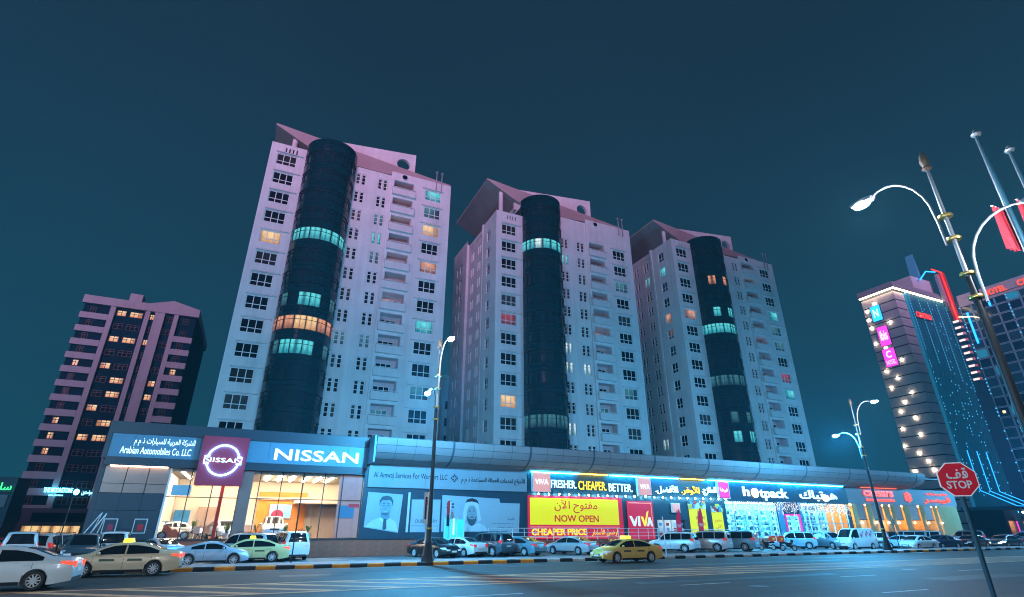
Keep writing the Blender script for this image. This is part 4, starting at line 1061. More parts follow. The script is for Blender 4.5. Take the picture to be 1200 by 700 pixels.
def glazing(x0, x1, n, zs):
    for i in range(n+1):
        x = x0+(x1-x0)*i/n; boxobj('mullion', 'white_frame', t, x-0.045, x+0.045, 0.06, 0.18, zs[0], zs[-1])
    for z in zs[1:-1]: boxobj('transom', 'white_frame', t, x0, x1, 0.07, 0.17, z-0.035, z+0.035)
    for i in range(n):
        for a, c in zip(zs[:-1], zs[1:]):
            boxobj('pane', 'shop_glass', t, x0+(x1-x0)*i/n+0.05, x0+(x1-x0)*(i+1)/n-0.05, 0.11, 0.125, a+0.04, c-0.04)
glazing(51.2, 59.6, 6, (1.12, 2.75, 4.2, 5.05)); glazing(64.0, 72.9, 6, (1.12, 2.75, 4.2, 5.05)); glazing(61.0, 63.3, 2, (1.12, 3.3, 3.7))
for a in ((60.85,61.0,1.12,3.8),(63.3,63.5,1.12,3.8),(61.0,63.3,3.62,3.8)): boxobj('door_frame', 'sign_magenta_box', t, a[0], a[1], -0.14, -0.003, a[2], a[3])
for xp in (59.7, 63.6): boxobj('pier', 'sign_panel', t, xp, xp+0.9 if xp < 60 else xp+0.35, -0.15, -0.002, 1.09, 5.2)
s = thing('fairy_lights', 'curtain of small white and pink fairy lights hanging over the cyan shop glass', 'string lights', (0, 49.72, 0))
cols = [glow('bulb_white', (0.75,0.95,1.0), 3.5), glow('bulb_pink', (1.0,0.55,0.45), 3.0), glow('bulb_gold', (1.0,0.62,0.25), 3.0)]
wires = MB(); bl = [MB(), MB(), MB()]
x = 51.3
while x < 73.4:
    zb = rr.uniform(3.55, 4.5); wires.box(x-0.006, x+0.006, -0.006, 0.006, zb, 5.15)
    z = 5.1
    while z > zb:
        k = 2 if (58.8 < x < 60.2 or x > 72.2) and rr.random() < 0.8 else (1 if rr.random() < 0.35 else 0)
        r_ = rr.uniform(0.022, 0.040); b = bl[k]; q = len(b.v)
        xx, yy = x+rr.uniform(-0.05,0.05), rr.uniform(-0.05,0.05)
        b.v += [(xx+r_,yy,z),(xx-r_,yy,z),(xx,yy+r_,z),(xx,yy-r_,z),(xx,yy,z+r_),(xx,yy,z-r_)]
        for f in ((0,2,4),(2,1,4),(1,3,4),(3,0,4),(2,0,5),(1,2,5),(3,1,5),(0,3,5)): b.f.append(tuple(q+i for i in f)); b.mi.append(0)
        z -= rr.uniform(0.08, 0.17)
    x += rr.uniform(0.12, 0.2)
wires.build('wire', 'dark_frame', s)['kind'] = 'stuff'
for k in range(3): bl[k].build('bulbs', cols[k], s)['kind'] = 'stuff'
s = thing('shop_letters', 'white glowing english shop name with a disc for its round letter', 'sign', (0, 49.95, 0))
letters('h', s, 'led_white', 54.3, 55.35, 5.75, 6.85, 0, 0.12, bold=0.02); letters('tpack', s, 'led_white', 57.05, 62.0, 5.30, 6.75, 0, 0.12, bold=0.02)
disc = lambda x, z, r_: (lambda b: (b.lathe([(0.001,-0.14),(r_,-0.14),(r_,0.0)], 20, axis='y'), b.build('disc', 'led_warm', s, (x, 0, z))))(MB())
disc(56.3, 6.15, 0.55)
s = thing('shop_letters', 'white glowing arabic shop name at the right of the cyan shop', 'sign', (0, 49.95, 0))
lettering(arabic('هوتباك'), s, 'led_white', 64.2, 71.3, 5.35, 6.75, 0, 0.12, bold=0.015); disc(68.9, 5.85, 0.42)
# --- cafe unit: warm draped front
boxobj('cafe_back_wall', 'cafe_wall', t, 73.6, 98.9, 4.6, 4.8, 0, 5.6); boxobj('cafe_ceiling', 'cafe_wall', t, 73.6, 98.9, 0.31, 4.6, 5.3, 5.45)
glow('cafe_tube', (1.0, 0.50, 0.12), 28.0)
for i in range(6): boxobj('tube_light', 'cafe_tube', t, 75.0+4*i, 77.4+4*i, 1.0, 3.8, 5.2, 5.28)
mat('drape', (0.62, 0.44, 0.22), 0.8, var=0.1, scale=1.0); mat('drape_grey', (0.42, 0.36, 0.32), 0.8, var=0.1, scale=1.0)
for i, (x0, x1) in enumerate(((73.9,74.9),(76.9,78.1),(80.6,81.9),(82.2,83.0),(85.0,86.6),(88.9,90.0),(92.2,93.1),(93.4,98.6))):
    b = MB(); n = max(6, int((x1-x0)*5))
    pts = [(x0+(x1-x0)*j/n, -0.05+(0.07 if j % 2 else -0.05)) for j in range(n+1)]
    for (xa, ya), (xb, yb) in zip(pts[:-1], pts[1:]): b.quad((xa,ya,1.1),(xb,yb,1.1),(xb,yb,5.24),(xa,ya,5.24))
    b.build('drape_panel', 'drape', t)
for x0, x1 in ((74.9,76.9),(78.1,80.6),(83.0,85.0),(86.6,88.9),(90.0,92.2)):
    boxobj('blind', 'drape_grey', t, x0, x1, 0.1, 0.14, 3.3, 5.24); boxobj('blind_rail', 'dark_frame', t, x0, x1, 0.05, 0.18, 3.22, 3.298)
    boxobj('pane', 'room_warm' if x0 < 82 else 'shop_glass', t, x0, x1, 0.12, 0.14, 1.1, 3.2)
for x in (75.0, 78.0, 80.7, 83.0, 86.6, 89.9, 93.2):
    b = MB(); b.ball((0,0,0), 0.14, 8); b.build('wall_lamp', 'spot_warm' if x not in (83.0,) else 'spot_white', t, (x, -0.3, 2.9))
s = thing('cafe_letters', 'red neon english cafe name on the grey fascia', 'sign', (0, 49.95, 0))
letters('caesars', s, 'led_red', 77.1, 83.6, 6.25, 7.05, 0, 0.12, bold=0.02); lettering('RESTAURANT & CONFECTIONERY', s, 'led_red', 77.4, 83.7, 5.62, 5.95, 0, 0.1)
s = thing('cafe_emblem', 'red neon honeycomb emblem between the two cafe names', 'sign', (0, 49.95, 0))
for i in range(7):
    q = PI/3*i+PI/6; u, v = (0, 0) if i == 6 else (0.62*math.cos(q), 0.42*math.sin(q))
    b = MB(); b.lathe([(0.17,-0.1),(0.28,-0.1),(0.28,0),(0.17,0),(0.17,-0.1)], 6, axis='y'); b.build('ring', 'led_red', s, (87.0+u, 0, 6.35+v*1.15))
b = MB(); b.box(86.3,87.7,0.003,0.03,6.32,6.38); b.build('fixing_rail', 'cafe_sign_wall', s)
s = thing('cafe_letters', 'red neon arabic cafe name at the right end of the fascia', 'sign', (0, 49.95, 0))
lettering(arabic('قيصر'), s, 'led_red', 90.6, 97.4, 5.55, 6.5, 0, 0.12, bold=0.015); lettering(arabic('مطعم وحلويات'), s, 'led_red', 91.6, 97.0, 6.65, 7.1, 0, 0.1)

# ------------------------------------------------------------------ the hotel complex on the right
mat('hotel_cladding', (0.62, 0.65, 0.68), 0.6, var=0.08, scale=0.3); mat('hotel_glass', (0.012, 0.07, 0.13), 0.12, var=0.3, scale=0.15); mat('hotel_fin', (0.05, 0.17, 0.25), 0.5); mat('hotel_white', (0.34, 0.38, 0.42), 0.6)
t = thing('hotel_tower', 'tall hotel with pale clad corner, blue glass front and red lit fin at the right', 'tower', (200, 100, 0))
boxobj('core_wall', 'navy_cladding', t, 0.3, 60, 0.6, 11.7, 0, 82.6)
bnd = MB(); bnd.box(0.0, 0.5, 0.0, 11.8, 0, 3.0); bnd.box(0.502, 6.2, 0.0, 0.55, 0, 3.0); bnd = bnd.mesh('cladding_band', [MATS['hotel_cladding']])
for i in range(24): put('cladding_band', bnd, t, (0, 0, 0.6+3.4*i))
for y, z in ((10.7,70.8),(10.8,64.8),(7.8,62.4),(3.9,56.7),(9.9,54.2),(6.9,51.0),(9.9,48.1),(3.9,45.1),(7.0,42.5),(9.1,39.6),(5.1,36.7),(10.1,33.8),(5.1,31.2),(11.1,28.0),(7.2,25.4),(5.2,22.6),(10.2,19.8),(4.3,19.8),(10.9,74.2),(10.6,77.5),(7.3,79.5),(4.0,71.0)):
    f = MB(); f.ball((0,0,0), 0.27, 8, sx=0.5, sy=1.2); f.build('facade_lamp', glow('facade_glow', (1.0,0.70,0.48), 60.0), t, (-0.35, y, z))
# parapet with warm light line
bx = MB(); bx.box(-0.9,30.5,-0.9,0.0,83.0,83.5); bx.box(-0.9,0.0,0.0,12.0,83.0,83.5); bx.box(-1.1,30.5,-1.1,12.0,83.502,85.2); bx.build('parapet', 'hotel_white', t)
bx = MB(); bx.box(-0.85,30,-0.85,-0.4,82.55,82.95); bx.box(-0.85,-0.4,-0.4,11.8,82.55,82.95); bx.build('light_line', 'parapet_line', t)
# blue glass front with fins and rows of small lights
for i in range(12):
    boxobj('glass_panel', glow('glowing_glass', (0.005,0.09,0.20), 0.16, (0.01,0.05,0.09)), t, 8.0+1.9*i, 9.88+1.9*i, 0.35, 0.59, 8, 82.5)  # faint blue glow put into the glass itself to brighten the front
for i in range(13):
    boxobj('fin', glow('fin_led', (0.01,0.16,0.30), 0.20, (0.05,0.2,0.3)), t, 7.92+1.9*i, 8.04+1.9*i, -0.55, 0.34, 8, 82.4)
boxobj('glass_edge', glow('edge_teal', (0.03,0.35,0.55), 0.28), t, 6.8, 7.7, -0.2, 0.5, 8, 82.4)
dots = MB(); rr = random.Random(5)
for i in range(13):
    x = 7.98+1.9*i
    for j in range(64):
        z = 12+1.08*j
        if (i % 3 == 0 and j > 44 - i) or (i % 3 == 0 and rr.random() < 0.25) or rr.random() < 0.10:
            dots.box(x-0.14, x+0.14, -0.66, -0.56, z, z+0.32)
dots.build('led_dots', glow('dot_cyan', (0.08,0.55,0.9), 1.3), t)['kind'] = 'stuff'
sl = MB()
for j in range(22):
    z = 9+3.4*j; sl.box(8.2, 30.6, 0.28, 0.34, z, z+0.35)
sl.build('floor_lines', 'hotel_fin', t)['kind'] = 'stuff'
# red fin at the inner corner and the stack of small lit balconies under it
b = MB(); b.prism([(28.0,82),(30.2,80),(30.2,93.5),(28.4,93.5)], -2.5, -1.7, FRONT); b.build('white_fin', 'hotel_white', t)
b = MB(); b.prism([(30.3,74),(31.4,73),(31.4,94),(30.3,94)], -3.9, -2.2, FRONT); b.build('red_fin', glow('fin_red', (0.8,0.03,0.05), 0.28, (0.5,0.02,0.03)), t)
b = MB(); b.box(30.0,30.28,-3.6,-3.2,74,94); b.box(24,30.28,-3.6,-3.2,94.02,94.4); b.build('red_light_line', 'led_red_deep', t)
b = MB(); b.tube([(20,-0.5,90.2),(26,-0.5,95.0),(30.5,-1.5,95.2)], 0.25, 6); b.build('blue_light_line', 'led_blue', t)
b = MB(); b.prism([(24.6,84),(27.6,84),(26.2,104)], 2, 5, FRONT); b.build('spire', glow('spire_blue', (0.02,0.22,0.5), 0.35, (0.1,0.2,0.3)), t)
boxobj('roof_room', 'hotel_cladding', t, 17, 31, 1, 16, 83.5, 92)
for j in range(10):
    f = boxobj('lit_balcony', 'hotel_white', t, 29.2, 30.9, -4.2, -1.8, 73.0-2.45*j, 74.1-2.45*j)
    boxobj('balcony_lamp', glow('balcony_glow', (1.0,0.62,0.55), 2.0), f, 29.0, 29.19, -3.9, -2.1, 73.2-2.45*j, 73.8-2.45*j)
    boxobj('floor_lamp', 'led_red_deep', f, 29.5, 29.8, -4.4, -4.21, 73.4-2.45*j, 73.8-2.45*j)
# wing towards the street: a grid of square windows
boxobj('wing_wall', 'hotel_fin', t, 31.02, 60, -40, 0.59, 0, 82.5)
wf = MB(); wf.box(-0.06,0.0,-1.75,-1.55,-1.65,1.65); wf.box(-0.06,0.0,1.55,1.75,-1.65,1.65); wf.box(-0.06,0.0,-1.55,1.55,1.45,1.65); wf.box(-0.06,0.0,-1.55,1.55,-1.65,-1.45)
wf = wf.mesh('window', [MATS[mat('hotel_frame', (0.35,0.62,0.72), 0.5).name]])
wp = MB(); wp.box(-0.03,0.0,-1.5,1.5,-1.42,1.42); wp = wp.mesh('pane', [MATS['hotel_glass']])
glow('pane_lamp', (1.0,0.75,0.42), 1.5); glow('pane_teal', (0.03,0.40,0.55), 0.35)
for i in range(10):
    for j in range(20):
        f = put('window', wf, t, (31.0, -6.6-3.6*i, 11.2+3.5*j))
        q = rr.random()
        put('pane', wp, f, mtl='pane_teal' if q > 0.93 else 'glowing_glass' if q > 0.45 else 'hotel_glass')  # many panes share the blue glow put into the front glass
        if j < 9 and rr.random() < 0.33:
            b = MB(); b.box(-0.12,-0.062,-0.5,0.4,-0.4,0.5); b.build('ceiling_lamp', 'pane_lamp' if rr.random() < 0.8 else 'led_red_deep', f)
dd = MB()
for i in range(0, 10, 2):
    for j in range(52):
        if rr.random() < 0.55: z = 12+1.3*j; dd.box(30.75,30.93,-4.95-3.6*i,-4.65-3.6*i,z,z+0.4)
dd.build('led_dots', 'dot_cyan', t)['kind'] = 'stuff'
boxobj('wing_cornice', 'hotel_cladding', t, 30.6, 60, -40.2, -5.2, 78.6, 83.2)
boxobj('blue_light_line', 'led_blue', t, 30.5, 30.72, -7.0, -6.4, 64, 76); boxobj('blue_light_line', 'led_blue', t, 30.5, 30.72, -14.4, -13.8, 76, 78)
b = MB(); b.tube([(30.5,-3,75.5),(30.3,-8,74.0),(30.3,-12,71.5)], 0.2, 6); b.build('white_light_line', 'led_warm', t)
# podium and street level
boxobj('podium', 'navy_cladding', t, 3, 31, -9, 0.3, 0, 7.4)
boxobj('podium_roof', 'hotel_fin', t, 0, 31, -13, 0.3, 7.4, 8.3)
boxobj('wing_podium', 'navy_cladding', t, 26, 31, -40, -9.01, 0, 7.2)
for x in (11.9, 17.6, 23.2):
    b = MB(); b.tube([(x,-0.9,26),(x,-0.9,13.5),(x+0.5,-9.0,8.6),(x+0.5,-13.1,8.4)], 0.13, 6); b.build('blue_light_line', 'led_blue', t)
for x0, x1, m in ((4,7.5,'room_orange'),(8.2,9.4,'led_magenta'),(12,15,'room_warm'),(16,17.2,'room_white'),(18,21.5,'room_orange'),(23,25.5,'room_white')):
    boxobj('shop_window', m, t, x0, x1, -9.12, -9.003, 0.8, 4.4)
for i in range(9): b = MB(); b.ball((0,0,0), 0.3, 6); b.build('podium_lamp', ('led_cyan','spot_white','led_magenta')[i % 3], t, (3+3.1*i, -12.4, 6.7))
for i in range(6): boxobj('podium_column', 'hotel_cladding', t, 2.5+5.4*i, 3.3+5.4*i, -12.6, -11.8, 0, 7.39)
s = thing('hotel_sign', 'blue square sign highest on the pale hotel corner', 'sign', (199.6, 100, 0))
boxobj('box', 'dark_frame', s, -0.1, 0.35, 5.6, 9.2, 72.6, 78.6); boxobj('face', 'led_blue', s, -0.15, -0.102, 5.7, 9.1, 72.7, 78.5); lettering('N', s, 'led_white', 8.4, 6.6, 74.2, 77.2, -0.15, 0.06, face='side', bold=0.03)
s = thing('hotel_sign', 'upper magenta square sign with a hotel name on the pale hotel corner', 'sign', (199.6, 100, 0))
boxobj('box', 'dark_frame', s, -0.1, 0.35, 5.2, 9.0, 62.9, 70.3); boxobj('face', 'led_magenta', s, -0.15, -0.102, 5.3, 8.9, 63.0, 70.2); lettering('ibis', s, 'led_white', 8.4, 5.8, 65.0, 68.8, -0.15, 0.06, face='side', bold=0.02)
s = thing('hotel_sign', 'lower magenta square sign with a round mark on the pale hotel corner', 'sign', (199.6, 100, 0))
boxobj('box', 'dark_frame', s, -0.1, 0.35, 5.0, 9.3, 55.2, 61.8); boxobj('face', 'led_magenta', s, -0.15, -0.102, 5.1, 9.2, 55.3, 61.7); lettering('C', s, 'led_white', 8.2, 6.4, 58.4, 61.0, -0.15, 0.06, face='side', bold=0.03); lettering('HOTEL', s, 'led_white', 8.7, 5.6, 56.0, 57.6, -0.15, 0.06, face='side')
s = thing('hotel_letters', 'red glowing hotel letters on the cornice of the wing', 'sign', (230.55, 100, 0))
lettering('N HOTEL', s, 'led_red', -11.2, -20.3, 79.8, 81.9, 0, 0.15, face='side', bold=0.02); lettering('CENTRAL', s, 'led_red', -23.5, -34, 79.8, 81.9, 0, 0.15, face='side', bold=0.02); boxobj('rail', 'dark_frame', s, 0.0, 0.08, -34, -11, 79.5, 79.7)
s = thing('hotel_letters', 'small red glowing letters high on the blue glass front', 'sign', (200, 99.35, 0))
lettering('CENTRO', s, 'led_red_deep', 9.0, 18.5, 73.0, 75.2, 0, 0.12, bold=0.02); boxobj('rail', 'dark_frame', s, 9.0, 18.5, 0.002, 0.3, 72.7, 72.95)

# ------------------------------------------------------------------ unseen blocks added behind the camera to shade the low sun
for x0, x1, h, lab in ((-190,-110,36,'unseen cream block added at the far left behind the camera to block the sun'),(-108,-22,55,'unseen long cream block added behind the camera to shade the left tower'),(-20,15,69,'unseen taller cream block added behind the camera to shade the middle tower'),(16,76,81,'unseen broad tall cream block added behind the camera to shade the right tower'),(84,170,92,'unseen very tall cream block added behind the camera to shade the hotel')):
    t = thing('apartment_block', lab, 'building', (x0, -62, 0))
    boxobj('wall', 'tower_paint', t, 0, x1-x0, 0, 16, 0, h)
    wn_ = MB()
    for i in range(int((x1-x0)/5)):
        for j in range(int(h/3.4)-1): wn_.box(1.5+5*i, 4+5*i, 16.01, 16.06, 4.4+3.4*j, 6.2+3.4*j)
    wn_.build('windows', 'dark_pane', t)['kind'] = 'stuff'
    boxobj('roof_parapet', 'tower_paint', t, -0.3, x1-x0+0.3, 15.9, 16.3, h, h+1.0)

mat('finial_bronze', (0.25, 0.17, 0.12), 0.5, metal=0.4)
# ------------------------------------------------------------------ street lamps
LAMP_COL = (0.045, 0.50, 1.0); LAMP_W = 13000; ROAD_COL = (0.80, 0.86, 1.0)
def street_lamp(x, y, road, label, lights=(0.17,1.45), hue=LAMP_COL):
    """road = -1: the high arm reaches towards -Y"""
    t = thing('street_lamp', label, 'street lamp', (x, y, 0.13), 0, 'two-armed street lamps along the avenue')
    b = MB(); b.lathe([(0.42,0),(0.42,0.25),(0.34,0.40),(0.27,0.9),(0.20,1.05),(0.22,1.12),(0.17,1.25),(0.17,1.9)], 14); b.build('lamp_base', 'pole_black', t, smooth=True)
    b = MB(); b.lathe([(0.15,1.9),(0.115,9.0),(0.10,9.6)], 12); b.build('lower_pole', 'pole_black', t, smooth=True)
    b = MB(); b.lathe([(0.08,9.6),(0.055,13.7),(0.045,14.0)], 10); b.build('upper_pole', 'pole_steel', t, smooth=True)
    b = MB(); b.lathe([(0.05,0),(0.17,0.05),(0.10,0.15),(0.16,0.35),(0.12,0.6),(0.02,0.8)], 10); b.build('finial', 'finial_bronze', t, (0,0,13.95), smooth=True)
    ring = MB(); ring.lathe([(0.09,-0.05),(0.21,-0.05),(0.225,0),(0.21,0.05),(0.09,0.05)], 14); ring = ring.mesh('collar', [MATS['brass']], True)
    for z in (1.95, 8.85, 9.7, 11.05, 11.95): put('collar', ring, t, (0,0,z))
    for s, z0, zh, rch, lt in ((road, 10.9, 13.95, 2.3, lights[0]), (-road, 8.6, 11.2, 2.3, lights[1])):
        P = [(0,s*0.24,z0), (0,s*0.26,z0+1.0)]
        for i in range(9):
            q = PI*0.62*i/8
            P.append((0, s*(0.28+(rch-0.5)*(1-math.cos(q))/1.37), z0+1.2+(zh-z0-1.0)*math.sin(q)))
        e = P[-1]
        b = MB(); b.tube(P, [0.05]*2+[0.045]*7+[0.035]*2, 8); b.build('arm', 'pole_steel', t, smooth=True)
        hb = MB(); hb.prism([(-0.1,0.05),(0.25,0.10),(0.75,0.06),(0.80,0.0),(0.75,-0.05),(0.0,-0.06)], -0.16, 0.16, lambda u,v,n: (n, s*u, v))
        hd = hb.build('lamp_head', 'pole_steel', t, e)
        lb = MB(); lb.ball((0, s*0.40, -0.08), 0.34, 12, sx=0.6, sy=1.0, sz=0.42)
        lb.build('lamp_lens', 'street_lamp_lens', hd, smooth=True)
        if lt:
            ld = bpy.data.lights.new('lamp_light', 'POINT'); ld.energy = LAMP_W*lt; ld.color = hue if zh < 12 else ROAD_COL; ld.shadow_soft_size = 0.18
            lo = bpy.data.objects.new('lamp_light', ld); COL.objects.link(lo); lo.parent = hd; lo.location = (0, s*0.42, -0.55)
    return t
street_lamp(10.8, 35.55, -1, 'black two-armed street lamp on the kerb in front of the portrait posters')
street_lamp(56.5, 35.55, -1, 'black two-armed street lamp on the kerb by the cafe and the parked van')
street_lamp(20.5, 7.9, 1, 'closest two-armed street lamp, tall at the right edge with bright brass collars', (0.14,0.14), (0.85,0.88,1.0))
street_lamp(-34.9, 35.55, -1, 'two-armed street lamp on the kerb beyond the left edge')
street_lamp(-25.2, 7.9, 1, 'unseen street lamp added on the near pavement to light the cars on the left', (0.62,0.62), (0.42,0.80,1.0))  # added out of view to brighten the car sides on the left
street_lamp(-7.5, -8.0, 1, 'unseen street lamp added behind the camera to light the stop sign', (0.16,0.16), (0.85,0.88,1.0))  # added out of view as fill for the stop sign and near road
street_lamp(102.2, 35.55, -1, 'two-armed street lamp on the kerb beyond the cafe')

# ------------------------------------------------------------------ flag masts, signs, thin posts
def mast_flag(x, y, zt, label):
    t = thing('flag', label, 'flag', (x, y, 0.13))
    hanging(t, 'cloth', 'flag_red', -0.45, 0.30, zt-1.7, zt, 6, 0.10, 0.12)
    b = MB(); b.box(-0.36,0.42,-0.03,0.03,zt,zt+0.03); b.build('header_band', 'print_white', t)
mat('flag_red', (0.42, 0.010, 0.025), 0.8, var=0.2, scale=2)
def mast(x, y, h, label):
    t = thing('flag_mast', label, 'flagpole', (x, y, 0.13), 0, 'flag masts on the near pavement')
    b = MB(); b.lathe([(0.30,0),(0.30,0.3),(0.13,0.34),(0.105,6),(0.055,h)], 14); b.build('mast', 'pole_blue_grey', t, smooth=True)
    b = MB(); b.lathe([(0.02,0),(0.14,0.03),(0.17,0.10),(0.09,0.18),(0.08,0.26),(0.01,0.33)], 12); b.build('truck', 'pole_steel', t, (0,0,h), smooth=True)
    b = MB(); b.tube([(-0.20,0,h-0.1),(-0.30,0,h-3.2),(-0.22,0,2.0)], 0.02, 5); b.build('halyard', 'pole_steel', t)
mast(22.8, 6.95, 15.6, 'tall blue-grey flag mast standing left of its neighbour at the right edge')
mast(24.7, 6.80, 15.4, 'tall blue-grey flag mast cut by the right edge, with a bright lamp behind it')
mast_flag(22.70, 7.22, 12.5, 'limp red flag on the left flag mast')
mast_flag(24.1, 6.95, 13.0, 'limp red flag on the flag mast cut by the right edge')

t = thing('stop_sign', 'red octagonal stop sign with arabic and english words on a thin post', 'road sign', (8.97, 4.42, 0.0), R(-48))
b = MB(); b.tube([(0,0.05,0.1),(0,0.05,2.82)], 0.030, 10); b.build('post', 'pole_blue_grey', t, smooth=True)
RS = 0.225
oc = [(RS/math.cos(PI/8)*math.cos(PI/8+PI/4*i), 2.65+RS/math.cos(PI/8)*math.sin(PI/8+PI/4*i)) for i in range(8)]
b = MB(); b.prism(oc, 0.0, 0.018, FRONT); pl = b.build('plate', 'stop_edge', t)
oc2 = [(x*0.94, 2.65+(z-2.65)*0.94) for x, z in oc]
b = MB(); b.prism(oc2, -0.004, -0.0005, FRONT); b.build('red_face', 'stop_red', pl)
lettering('STOP', pl, 'print_white', -0.145, 0.145, 2.525, 2.63, -0.004, 0.004, bold=0.02); lettering(arabic('قف'), pl, 'print_white', -0.12, 0.13, 2.655, 2.80, -0.004, 0.004, bold=0.02)
for z in (2.55, 2.75): boxobj('bracket', 'pole_steel', t, -0.05, 0.05, 0.019, 0.08, z-0.02, z+0.02)
t = thing('warning_sign', 'triangular road sign seen from behind between the parked cars by the cafe', 'road sign', (64.0, 39.0, 0.0), R(20))
b = MB(); b.tube([(0,0,0),(0,0,3.3)], 0.045, 8); b.build('post', 'pole_blue_grey', t)
b = MB(); b.prism([(-0.62,2.5),(0.62,2.5),(0,3.6)], -0.06, -0.047, FRONT); pl = b.build('plate', 'pole_blue_grey', t); b = MB(); b.prism([(-0.5,2.57),(0.5,2.57),(0,3.45)], -0.066, -0.0605, FRONT); b.build('back_panel', 'hotel_fin', pl)
t = thing('parking_sign', 'slim white sign box on a grey post beside the street lamp', 'sign', (11.0, 36.9, 0.13), R(-15))
b = MB(); b.tube([(0,0,0),(0,0,2.2)], 0.085, 10); b.lathe([(0.28,0),(0.28,0.04),(0.09,0.06)], 10); b.build('post', 'pole_steel', t)
bxx = boxobj('sign_box', 'rail_white', t, -0.26, 0.26, -0.10, 0.10, 2.2, 4.2); boxobj('panel', 'print_white', bxx, -0.20, 0.20, -0.115, -0.101, 2.3, 4.1); boxobj('dark_stripe', 'print_black', bxx, -0.17, -0.05, -0.122, -0.116, 2.5, 3.9); boxobj('red_mark', 'print_red', bxx, -0.04, 0.0, -0.122, -0.116, 3.4, 3.9)
def thin_post(x, y, h, label, r=0.035, m='pole_black'):
    t = thing('thin_post', label, 'post', (x, y, 0.0)); b = MB(); b.tube([(0,0,0.0),(0,0,h)], r, 8); b.build('post', m, t)
    b = MB(); b.lathe([(0.02,0),(r*2.2,0.01),(r*2.2,0.05),(r,0.09)], 8); b.build('foot', m, t); b = MB(); b.ball((0,0,h), r*1.5, 6); b.build('cap', m, t)
thin_post(2.95, 37.4, 5.2, 'thin dark post behind the kerb in front of the white off-roader')
thin_post(-10.3, 45.0, 4.0, 'thin dark post among the parked cars on the left')
thin_post(30.0, 36.0, 2.9, 'thin white and red post on the kerb before the silver off-roaders', 0.04, 'rail_white')
t = thing('bollard', 'dark round-topped bollard at the bottom edge of the picture', 'bollard', (-1.55, 11.3, -0.01))
b = MB(); b.lathe([(0.20,0),(0.20,0.42),(0.18,0.55),(0.11,0.63),(0.01,0.66)], 16); b.build('body', 'pole_blue_grey', t, smooth=True); b = MB(); b.lathe([(0.205,0.30),(0.205,0.38)], 16); b.build('band', 'stop_edge', t)

# railings on the arcade plinth, and the slanted ramp rail on the left
def railing(x0, x1, y, z, label, n, h=1.05):
    t = thing('railing', label, 'railing', (x0, y, z))
    for i in range(n+1):
        x = (x1-x0)*i/n; b = MB(); b.tube([(x,0,0),(x,0,h)], 0.035, 6); b.build('post', 'rail_white', t)
    for zz in (h, h*0.66, h*0.33): b = MB(); b.tube([(0,0,zz),(x1-x0,0,zz)], 0.03, 6); b.build('rail', 'rail_white', t)
railing(20.2, 26.2, 48.2, 1.08, 'white tube railing on the plinth below the headdress poster', 5)
railing(26.9, 40.6, 48.2, 1.08, 'long white tube railing in front of the yellow billboard', 11)
railing(41.5, 50.4, 48.2, 1.08, 'white tube railing before the supermarket door', 7, 0.95)
t = thing('ramp_rail', 'slanted white tube rail rising beside the dark showroom wall', 'railing', (-9.3, 45.4, 0))
b = MB(); b.tube([(-0.25,0,1.15),(0.62,0.5,3.0)], 0.035, 6); b.build('rail', 'rail_white', t); b = MB(); b.tube([(0.05,0,1.0),(0.88,0.5,2.95)], 0.035, 6); b.build('rail', 'rail_white', t)
b = MB(); b.tube([(0.42,0.4,1.9),(0.66,0.5,3.05)], 0.03, 6); b.build('post', 'rail_white', t)
b = MB(); b.tube([(0.6,0.45,1.2),(0.90,0.5,3.0)], 0.03, 6); b.build('post', 'rail_white', t)
b = MB(); b.prism([(-0.5,0.0),(0.7,0.0),(0.7,1.6),(0.4,1.6)], -0.1, 0.6, FRONT); b.build('ramp', 'brown_tile', t)
# feather flags
def feather(x, y, h, label):
    t = thing('feather_flag', label, 'flag', (x, y, 0.0), R(-20))
    b = MB(); b.tube([(0,0,0),(0,0,h*0.75),(0.12,0,h*0.93),(0.42,0,h)], 0.022, 6); b.build('pole', 'pole_black', t); b = MB(); b.box(-0.25,0.25,-0.25,0.25,0,0.08); b.build('foot', 'pole_black', t)
    pts = [(0.03,0.75),(0.40,0.9),(0.52,h*0.5),(0.55,h*0.8),(0.50,h*0.95),(0.40,h*0.985),(0.15,h*0.9),(0.03,h*0.72)]
    b = MB(); b.prism(pts, -0.008, 0.008, FRONT); c = b.build('cloth', 'flag_cloth', t)
    lettering('VIVA', c, 'print_white', 0.08, 0.48, h*0.55, h*0.63, -0.008, 0.006, bold=0.02)
    b = MB(); b.prism([(0.08,1.2),(0.22,1.0),(0.44,1.5),(0.42,1.65),(0.23,1.25)], -0.016, -0.0085, FRONT); b.build('tick', 'print_yellow', c)
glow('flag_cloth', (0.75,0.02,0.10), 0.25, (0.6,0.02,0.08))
feather(41.1, 47.2, 4.0, 'pink-red feather flag before the supermarket door'); feather(43.9, 47.0, 4.2, 'red feather flag in front of the yellow fruit poster')

